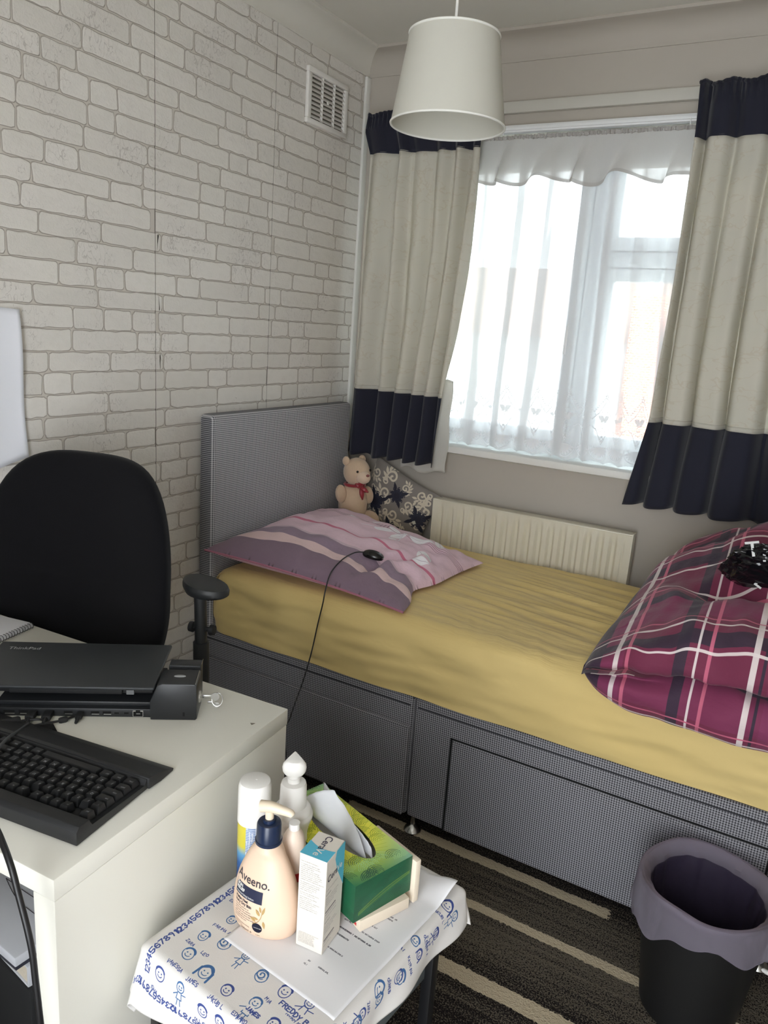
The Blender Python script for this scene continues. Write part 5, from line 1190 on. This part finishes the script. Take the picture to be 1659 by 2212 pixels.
# aerosol can
SPp = atz(545, 1895, ZT); sp = thing('aerosol_can', 'aerosol can with white cap and yellow and blue body behind the peach bottle', 'spray can', SPp, radians(20))
k = NB('can_print'); s_ = k.sep(k.coord()); an = k.ma('ARCTAN2', s_[1], s_[0]); zt_ = s_[2]
c_ = k.ramp(k.ma('DIVIDE', zt_, 0.12), [(0, rgb(20, 40, 92)), (0.35, rgb(40, 90, 150)), (0.5, rgb(90, 150, 190)), (0.62, rgb(196, 186, 60)), (1, rgb(206, 192, 58))])
whi = k.ma('MULTIPLY', k.ma('GREATER_THAN', an, -1.75), k.ma('LESS_THAN', an, 0.6)); ln = k.ma('GREATER_THAN', k.ma('FRACT', k.ma('MULTIPLY', zt_, 330)), 0.6); ln = k.ma('MULTIPLY', ln, k.ma('GREATER_THAN', k.noise(k.map(k.coord(), (300, 300, 60)), 1, 1), 0.42))
pan = k.mix(ln, rgb(196, 206, 220), rgb(70, 110, 170)); k.base(k.mix(whi, c_, pan)); k.rough(0.25); M_can = k.m
b = MB(); b.lathe([(0, 0), (0.024, 0), (0.0265, 0.003), (0.0265, 0.112), (0.0255, 0.118), (0, 0.118)], seg=40); b.build('can_body', M_can, sp)
b = MB(); b.lathe([(0, 0.1135), (0.0272, 0.1135), (0.0268, 0.175), (0.0245, 0.184), (0.018, 0.187), (0, 0.1865)], seg=40); b.build('cap', M_plast, sp)
b = MB(); b.lathe([(0, 0), (0.002, 0), (0.0015, 0.0008), (0, 0.001)], (0.002, 0, 0.1866), 10); b.build('cap_pip', M_plast, sp)
# white pump bottle
WPp = atz(625, 1906, ZT); wp = thing('pump_bottle', 'tall white waisted pump bottle between aerosol can and tissue box', 'bottle', WPp, radians(-30))
b = MB(); pr2 = [Vector((a, z, 0)) for a, z in ((0.030, 0.0), (0.033, 0.004), (0.034, 0.02), (0.031, 0.05), (0.0265, 0.08), (0.0255, 0.098), (0.0285, 0.115), (0.0325, 0.127), (0.0335, 0.133), (0.0315, 0.137), (0.031, 0.140), (0.028, 0.146), (0.021, 0.1495))]
b.lathe([(0, 0)]+[(p.x, p.y) for p in spline(pr2, 3)]+[(0, 0.1495)], seg=44); b.build('bottle_body', M_plast, wp)
b = MB(); b.lathe([(0, 0.148), (0.0222, 0.148), (0.0212, 0.184), (0.0195, 0.190), (0.0110, 0.192), (0.0110, 0.199), (0.0095, 0.200), (0.0095, 0.214), (0, 0.214)], seg=36); b.build('pump_collar', M_plast, wp)
b = MB(); tri = []
for z_, sc in ((0.203, 0.45), (0.205, 0.78), (0.210, 0.95), (0.217, 1.0), (0.224, 0.93), (0.229, 0.72), (0.231, 0.35)):
    ring = []
    for i in range(32):
        t = 2*pi*i/32; c_, s__ = cos(t), sin(t)
        yy2 = 0.023*c_ if c_ > 0 else 0.013*c_; xx2 = 0.0195*s__*((1-c_*0.72) if c_ > 0 else 1.0)
        ring.append(b.bm.verts.new((xx2*sc, yy2*sc, z_+0.35*max(0, yy2)*sc)))
    tri.append(ring)
for A_, B_ in zip(tri, tri[1:]):
    for i in range(32):
        j = (i+1) % 32; b.bm.faces.new((A_[i], A_[j], B_[j], B_[i]))
b.bm.faces.new(tri[0][::-1]); b.bm.faces.new(tri[-1])
b.build('pump_head', M_plast, wp, xf=RZ(radians(64)))
b = MB(); b.lathe([(0.0343, 0.022), (0.0343, 0.036)], seg=44); b.build('red_band', M_red, wp)
# peach bottle half hidden
HBp = atz(628, 1960, ZT); hb = thing('shower_bottle', 'pale peach bottle with red label hidden behind the navy-collared pump bottle', 'bottle', HBp, radians(0))
b = MB(); pr3 = [Vector((a, z, 0)) for a, z in ((0.017, 0.0), (0.0195, 0.004), (0.020, 0.03), (0.020, 0.08), (0.0195, 0.11), (0.017, 0.130), (0.011, 0.142), (0.008, 0.146))]
b.lathe([(0, 0)]+[(p.x, p.y) for p in spline(pr3, 3)]+[(0, 0.146)], seg=36); b.build('bottle_body', mat('pale_peach', rgb(226, 208, 192), 0.4, var=0.02, bump=0), hb)
b = MB(); b.lathe([(0.0203, 0.062), (0.0203, 0.078)], seg=36); b.build('red_label', M_red, hb)
b = MB(); b.lathe([(0, 0.145), (0.0085, 0.145), (0.0085, 0.156), (0, 0.157)], seg=20); b.build('cap', M_plast, hb)

# tall lotion carton
cvp = atz(695, 2064, ZT); cv_ = thing('lotion_carton', 'tall white carton with light blue top standing right of the peach bottle', 'carton', cvp, radians(5))
M_card = mat('white_card', rgb(226, 220, 210), 0.55, var=0.02, bump=0.05, bscale=60); M_cyan = mat('light_blue_print', rgb(88, 184, 212), 0.5, var=0.02, bump=0); M_cin = mat('carton_ink', rgb(60, 58, 76), 0.6, bump=0)
cw, cdp, ch = 0.0455, 0.056, 0.160
MB().box(-cw, 0, 0, cdp, 0, ch, 0.0008, 1).build('carton_body', M_card, cv_)
b = MB(); e = 0.0003
vs_ = [b.bm.verts.new(p) for p in [(-cw, 0, ch+e), (0, 0, ch+e)]+[(0-cw*i/8, 0.026+0.006*(i/8)-0.010*sin(pi*i/8)*0.6, ch+e) for i in range(9)]]; b.bm.faces.new(vs_)
vs_ = [b.bm.verts.new(p) for p in [(e, cdp, ch), (e, 0.030, ch), (e, 0.026, 0.148), (e, 0.034, 0.125), (e, cdp, 0.085)]]; b.bm.faces.new(vs_); b.build('blue_panel', M_cyan, cv_, smooth=False)
XM = Matrix(((0, 0, 1, 0), (1, 0, 0, 0), (0, 1, 0, 0), (0, 0, 0, 1)))     # onto the +x face
YM = Matrix(((1, 0, 0, 0), (0, 0, -1, 0), (0, 1, 0, 0), (0, 0, 0, 1)))    # onto the -y face
b = MB(); b.add_mesh(text_mesh('Cera', 0.0160, 0.0002), T(-cw*0.60, cdp-0.004, ch+0.0006) @ RZ(-pi/2)); b.add_mesh(text_mesh('Cera', 0.0150, 0.0002), T(0.0006, 0.004, 0.122) @ XM); b.build('brand_lettering', M_cin, cv_, smooth=False)
b = MB(); b.add_mesh(text_mesh('Ve', 0.0160, 0.0002), T(-cw*0.60, cdp-0.0345, ch+0.0006) @ RZ(-pi/2)); b.add_mesh(text_mesh('Ve', 0.0150, 0.0002), T(0.0006, 0.033, 0.122) @ XM); b.build('white_lettering', M_white, cv_, smooth=False)
b = MB(); rq = random.Random(8)
def wline(x, z, w_, h, M_): 
    t = ''; 
    while len(t)*h*0.52 < w_: t += ''.join(rq.choice('etaonisrhldcum') for _ in range(rq.randint(2, 9)))+' '
    b.add_mesh(text_mesh(t.strip(), h), T(*( (x, -0.0004, z) if M_ is YM else (0.0004, x, z))) @ M_)
z_ = 0.148
for i in range(24):
    if i in (1, 10, 15, 17): z_ -= 0.0012
    wline(-cw+0.003, z_, cw-0.010-(0.012 if i in (3, 14, 16, 18, 21) else 0), 0.0026, YM); z_ -= 0.0033
for i in range(9): wline(-cw+0.004, 0.026-0.0022*i, cw-0.014, 0.0021, YM)
for i, (z_, h) in enumerate(((0.108, .003), (0.100, .005), (0.094, .003), (0.090, .003), (0.086, .003), (0.082, .003), (0.066, .004), (0.060, .003), (0.052, .005), (0.046, .003), (0.042, .003), (0.038, .003), (0.034, .003), (0.018, .004), (0.012, .003))): wline(0.003, z_, (0.036, 0.012, 0.036, 0.040, 0.036, 0.028, 0.038, 0.03, 0.01, 0.036, 0.036, 0.034, 0.02, 0.03, 0.028)[i], h, XM)
for z_ in (0.071, 0.022): b.box(0.0002, 0.0006, 0.003, 0.034, z_, z_+0.0012)
b.build('small_print', mat('grey_ink', rgb(120, 118, 120), 0.6, bump=0), cv_, smooth=False)

# tissue box, tissue, carton beneath
tbz = 0.0215
ub = thing('small_carton', 'low cream carton with red print lying beneath the tissue box', 'carton', atz(777, 2014, ZT), radians(66))
MB().box(0, 0.096, 0, 0.215, 0, 0.020, 0.0008).build('carton_body', mat('cream_card', rgb(230, 216, 196), 0.6, var=0.02, bump=0.05), ub)
b = MB(); b.box(-0.0005, 0, 0.010, 0.024, 0.0045, 0.0095); b.box(-0.0005, 0, 0.012, 0.020, 0.0125, 0.0155); b.build('red_print', M_red, ub)
BX, BYY, BZ = 0.119, 0.242, 0.066
r = Ras(768, 1400, (0.13, 0.42, 0.33)); K_ = 768/BX/1.0
yy_, xx_ = np.mgrid[0:1400, 0:768]; uu = xx_/768.0; vv_ = yy_/1400.0
dist = np.hypot((uu-0.5)/0.62, (vv_-0.52)/0.36); t_ = np.clip(1.75-dist, 0, 1)[..., None]
t2 = np.clip((vv_-0.1)*1.4, 0, 1)[..., None]
gA = np.array((0.10, 0.40, 0.31)); g_hi = np.array((0.62, 0.82, 0.82)); yel = np.array((0.96, 0.93, 0.30))
right = np.clip((uu-0.45)*1.6, 0, 1)[..., None]; basec = gA*(1-right*0.8)+g_hi*right*0.8  # teal-white towards the right is a highlight painted into the print
r.a[..., :3] = basec*(1-t_*0.95)+yel*t_*0.95
rq = random.Random(6)
for i in range(70):
    cx, cy = rq.uniform(0, 768), rq.uniform(0, 1400); inner = hypot((cx/768-0.5)/0.62, (cy/1400-0.52)/0.36) < 1.05
    c = (0.50, 0.60, 0.05) if inner else (0.05, 0.27, 0.22) if rq.random() < .7 else (0.62, 0.80, 0.55)
    for q in range(5): r.ring(cx, cy, 22+19*q, 22+19*q, 5.0, c, 0, rq.uniform(-.3, .2)+0.2, pi-0.2, 14)
for i in range(60):
    a = 2*pi*i/60; r.seg((384+0.30*768*cos(a), 728+0.36*1400*sin(a)), (384+0.52*768*cos(a+0.2), 728+0.47*1400*sin(a+0.2)), 3, (0.60, 0.70, 0.10))
im_tb = r.image('tissue_box_top')
k = NB('tissue_box_top_print'); uv = k.n('ShaderNodeUVMap').outputs[0]; k.base(k.img(im_tb, uv, 'EXTEND')[0]); k.rough(0.38); M_tbt = k.m
r = Ras(900, 460, (0.09, 0.33, 0.22))
for i in range(26):
    cx, cy = rq.uniform(0, 900), rq.uniform(0, 460)
    for q in range(5): r.ring(cx, cy, 22+18*q, 22+18*q, 3.5, (0.06, 0.27, 0.18) if i % 2 else (0.13, 0.40, 0.28), 0, 0.1, pi-0.1, 14)
for o_ in range(4): r.line([(60+40*i, 60+20*o_*0.6+ (11-0.12*i)*i*1.2+o_*7*sin(i*0.2)) for i in range(18)], 4, (0.62, 0.68, 0.16) if o_ % 2 else (0.30, 0.52, 0.24))
im_ts = r.image('tissue_box_side')
k = NB('tissue_box_side_print'); uv = k.n('ShaderNodeUVMap').outputs[0]; k.base(k.img(im_ts, uv, 'EXTEND')[0]); k.rough(0.4); M_tbs = k.m
ta_ = atz(768, 1916, 0.668)
tx = thing('tissue_box', 'green and yellow tissue box on a cream carton at the back of the side table', 'tissue box', (ta_.x, ta_.y, ZT+0.0205), radians(71))
b = MB(); b.uv = b.bm.loops.layers.uv.new('UVMap'); N_ = 64; ocx, ocy, orx, ory = 0.064, 0.120, 0.029, 0.086
inner, outer = [], []
sc_ = thing('cream_carton', 'cream carton standing close behind the green tissue box', 'carton', tuple(tx.location-Vector((0, 0, 0.0205))), tx.rotation_euler.z)
MB().box(BX+0.002, BX+0.013, -0.008, 0.10, 0, 0.078, 0.001).build('carton_body', bpy.data.materials['cream_card'], sc_)
for i in range(N_):
    a = 2*pi*i/N_; c_, s__ = cos(a), sin(a); inner.append((ocx+orx*c_*(1+0.0), ocy+ory*s__))
    kx = (BX-ocx if c_ > 0 else ocx)/max(1e-6, abs(c_)); ky_ = (BYY-ocy if s__ > 0 else ocy)/max(1e-6, abs(s__)); q = min(kx, ky_); outer.append((ocx+c_*q, ocy+s__*q))
for cx_, cy_ in ((0, 0), (BX, 0), (BX, BYY), (0, BYY)):
    i = min(range(N_), key=lambda i: hypot(outer[i][0]-cx_, outer[i][1]-cy_)); outer[i] = (cx_, cy_)
vi = [b.bm.verts.new((x, y, BZ)) for x, y in inner]; vo = [b.bm.verts.new((x, y, BZ)) for x, y in outer]; vl = [b.bm.verts.new((x, y, BZ-0.0012)) for x, y in inner]
for i in range(N_):
    j = (i+1) % N_; f = b.bm.faces.new((vi[i], vo[i], vo[j], vi[j])); f.material_index = 0
    for l in f.loops: l[b.uv].uv = (l.vert.co.x/BX, l.vert.co.y/BYY)
    f = b.bm.faces.new((vl[i], vi[i], vi[j], vl[j])); f.material_index = 2
def side(p, q, n_, uvx):
    a0, a1, a2, a3 = [b.bm.verts.new(v) for v in ((p[0], p[1], 0), (q[0], q[1], 0), (q[0], q[1], BZ), (p[0], p[1], BZ))]; f = b.bm.faces.new((a0, a1, a2, a3)); f.material_index = 1
    for l, w_ in zip(f.loops, ((0, 0), (uvx, 0), (uvx, 1), (0, 1))): l[b.uv].uv = w_
side((0, 0), (BX, 0), 0, 0.5) if False else None
side((0, BYY), (0, 0), 0, 1.0); side((0, 0), (BX, 0), 0, 0.85); side((BX, 0), (BX, BYY), 0, 1.0); side((BX, BYY), (0, BYY), 0, 0.6)
f = b.bm.faces.new([b.bm.verts.new(v) for v in ((0, 0, 0), (0, BYY, 0), (BX, BYY, 0), (BX, 0, 0))]); f.material_index = 1
b.build('box_body', [M_tbt, M_tbs, mat('brown_card', rgb(110, 98, 84), 0.9)], tx, smooth=False, recalc=False)
b = MB(); b.box(0.0008, BX-0.0008, 0.0008, BYY-0.0008, 0.001, 0.030); b.build('tissue_stack', mat('tissue_shadow', rgb(200, 198, 196), 0.9), tx)
M_tis = mat('white_tissue', rgb(238, 240, 244), 0.9, var=0.01, bump=0.25, bscale=60, dist=0.002, trans=0.25)
ts_ = thing('tissue', 'white paper tissue pulled up out of the green box', 'tissue', tx.location+Vector((0, 0, 0)), tx.rotation_euler.z)
TXI = (T(*tx.location) @ RZ(tx.rotation_euler.z)).inverted()
def on_z(u, v, z): return TXI @ atz(u, v, tx.location.z+z)
b0, b1 = Vector((ocx-0.004, ocy-ory+0.008, BZ-0.012)), Vector((ocx-0.006, ocy+ory-0.020, BZ-0.012))
t0_, t1_ = on_z(723, 1708, BZ+0.062), on_z(660, 1722, BZ+0.050); tip = on_z(697, 1690, BZ+0.050)
def tisf(u, v):
    lo = b0.lerp(b1, u); hi = t0_.lerp(t1_, u); p = lo.lerp(hi, v); w_ = 0.010*sin(pi*v)*sin(u*5+1)+0.004*nz(u*5, v*5)*v
    return p+Vector((w_, 0.3*w_, 0.006*sin(pi*u)*v))
b = MB(); b.grid(26, 26, tisf); o = b.build('front_fold', M_tis, ts_); o.modifiers.new('t', 'SOLIDIFY').thickness = 0.0005
def tis2(u, v):
    lo = (b0+Vector((0.010, -0.001, 0))).lerp(b1+Vector((0.008, 0, 0)), u*0.8); hi = on_z(786, 1800, BZ+0.012).lerp(tip, u); p = lo.lerp(hi, v); return p+Vector((0.004*sin(v*4+u*3), 0, 0.003*nz(u*6, v*4)))
b = MB(); b.grid(22, 16, tis2); o = b.build('back_fold', M_tis, ts_); o.modifiers.new('t', 'SOLIDIFY').thickness = 0.0005

# ------------------------------------------------------------------ waste bin with liner
bn = thing('waste_bin', 'round black waste bin on the striped carpet beside the bed', 'bin', (1.722, -1.128, 0))
BH, RT_, RB_ = 0.305, 0.138, 0.105
b = MB(); b.lathe([(0, 0), (RB_-0.008, 0), (RB_, 0.006), (RT_, BH-0.004), (RT_+0.003, BH-0.002), (RT_+0.003, BH), (RT_-0.002, BH), (RB_-0.003, 0.008), (0, 0.008)], seg=72); b.build('bin_body', mat('bin_plastic', rgb(12, 12, 13), 0.6, var=0.05, bump=0), bn)
k = NB('bin_liner_film'); k.nt.nodes.remove(k.b); tr = k.n('ShaderNodeBsdfTransparent'); tr.inputs[0].default_value = (0.90, 0.88, 0.95, 1); df = k.n('ShaderNodeBsdfDiffuse'); df.inputs[0].default_value = (0.40, 0.36, 0.44, 1); tl = k.n('ShaderNodeBsdfTranslucent'); tl.inputs[0].default_value = (0.40, 0.36, 0.44, 1); gl = k.n('ShaderNodeBsdfGlossy'); gl.inputs['Roughness'].default_value = 0.4
nzv = k.noise(k.map(k.coord(), (26, 26, 7)), 1, 4, 0.6); bmp = k.n('ShaderNodeBump'); bmp.inputs['Strength'].default_value = 0.35; bmp.inputs['Distance'].default_value = 0.004; k.put(bmp.inputs['Height'], nzv); k.nt.links.new(bmp.outputs[0], gl.inputs['Normal'])
m1 = k.n('ShaderNodeMixShader'); m1.inputs[0].default_value = 0.4; k.nt.links.new(df.outputs[0], m1.inputs[1]); k.nt.links.new(tl.outputs[0], m1.inputs[2])
m0 = k.n('ShaderNodeMixShader'); m0.inputs[0].default_value = 0.0; k.nt.links.new(m1.outputs[0], m0.inputs[1]); k.nt.links.new(gl.outputs[0], m0.inputs[2])
lw = k.n('ShaderNodeLayerWeight'); lw.inputs[0].default_value = 0.4; op = k.ma('ADD', 0.42, k.ma('MULTIPLY', lw.outputs['Facing'], 0.42)); op = k.ma('ADD', op, k.ma('MULTIPLY', k.ma('SUBTRACT', nzv, 0.5), 0.35), clamp=True); op = k.ma('MAXIMUM', op, 0.54)
m2 = k.n('ShaderNodeMixShader'); k.put(m2.inputs[0], op); k.nt.links.new(tr.outputs[0], m2.inputs[1]); k.nt.links.new(m0.outputs[0], m2.inputs[2]); k.nt.links.new(m2.outputs[0], k.out.inputs[0]); M_lin = k.m
bl = thing('bin_liner', 'thin lilac see-through liner folded over the rim of the waste bin', 'bin liner', (1.722, -1.128, 0))
def linf(u, v):
    a = 2*pi*u; dn = 0.050+0.040*nz(2*cos(a), 2*sin(a), 4)+0.028*sin(a*2+1.0); H_ = BH+0.030+0.012*nz(1.5*cos(a), 1.5*sin(a), 8)
    if v < 0.5:
        t = v/0.5; z = 0.02+(H_-0.02)*t; rr_ = (RB_-0.008)+(RT_-RB_-0.0)*t; rr_ += 0.004*nz(5*cos(a), 5*sin(a), z*6)-0.004+0.002*abs(sin(a*9+z*10))*-1
        rr_ = min(rr_, RB_-0.004+(RT_-RB_)*z/BH-0.001) if z < BH else rr_
    else:
        t = (v-0.5)/0.5; ov = H_-BH
        z = H_+0.006*sin(pi*min(1, t*4))-(ov+dn)*max(0, t-0.06)/0.94; rr_ = RT_-0.003+0.014*sin(min(1, t*6)*pi/2)+0.012*t*(0.8+0.8*nz(2*cos(a), 2*sin(a), 1))+0.003*t*nz(8*cos(a), 8*sin(a), t*2)
    return Vector((rr_*cos(a), rr_*sin(a), z))
M_lin2 = mat('liner_against_black', rgb(54, 48, 64), 0.32, var=0.25, nscale=14, bump=0.5, bscale=22, dist=0.004)
b = MB(); b.grid(160, 47, linf, closed_u=True, mi=lambda u, v: 1 if v < 0.45 else 0); b.build('film', [M_lin, M_lin2], bl)
b = MB(); b.tube([linf(i/160, 1.0) for i in range(161)], 0.0007, 4, cap=False); b.tube([linf(i/160, 0.52) for i in range(161)], 0.0008, 4, cap=False); b.build('hem', M_lin, bl)
tk = atz(1525, 1985, 0.16); 
b = MB(); b.box(-0.036, 0.036, -0.0005, 0.0005, -0.016, 0.016); 
o = b.build('paper_label', mat('old_paper', rgb(190, 180, 160), 0.8, var=0.05), None); o.location = (1.722-0.03, -1.128-0.080, 0.225); o.rotation_euler = (radians(-38), radians(6), radians(-22)); tag(o, 'small crumpled paper label inside the lined waste bin', 'paper')
# white cable end on the carpet under the bed foot
wc = thing('white_lead', 'white lead on the carpet at the foot end of the bed', 'cable', (1.86, -0.92, 0))
b = MB(); b.tube([atz(1622, 2086, 0.008)-wc.location, atz(1645, 2094, 0.008)-wc.location, atz(1670, 2106, 0.008)-wc.location, atz(1720, 2120, 0.008)-wc.location], 0.006, 10, smooth=4); b.build('cord', M_plast, wc)
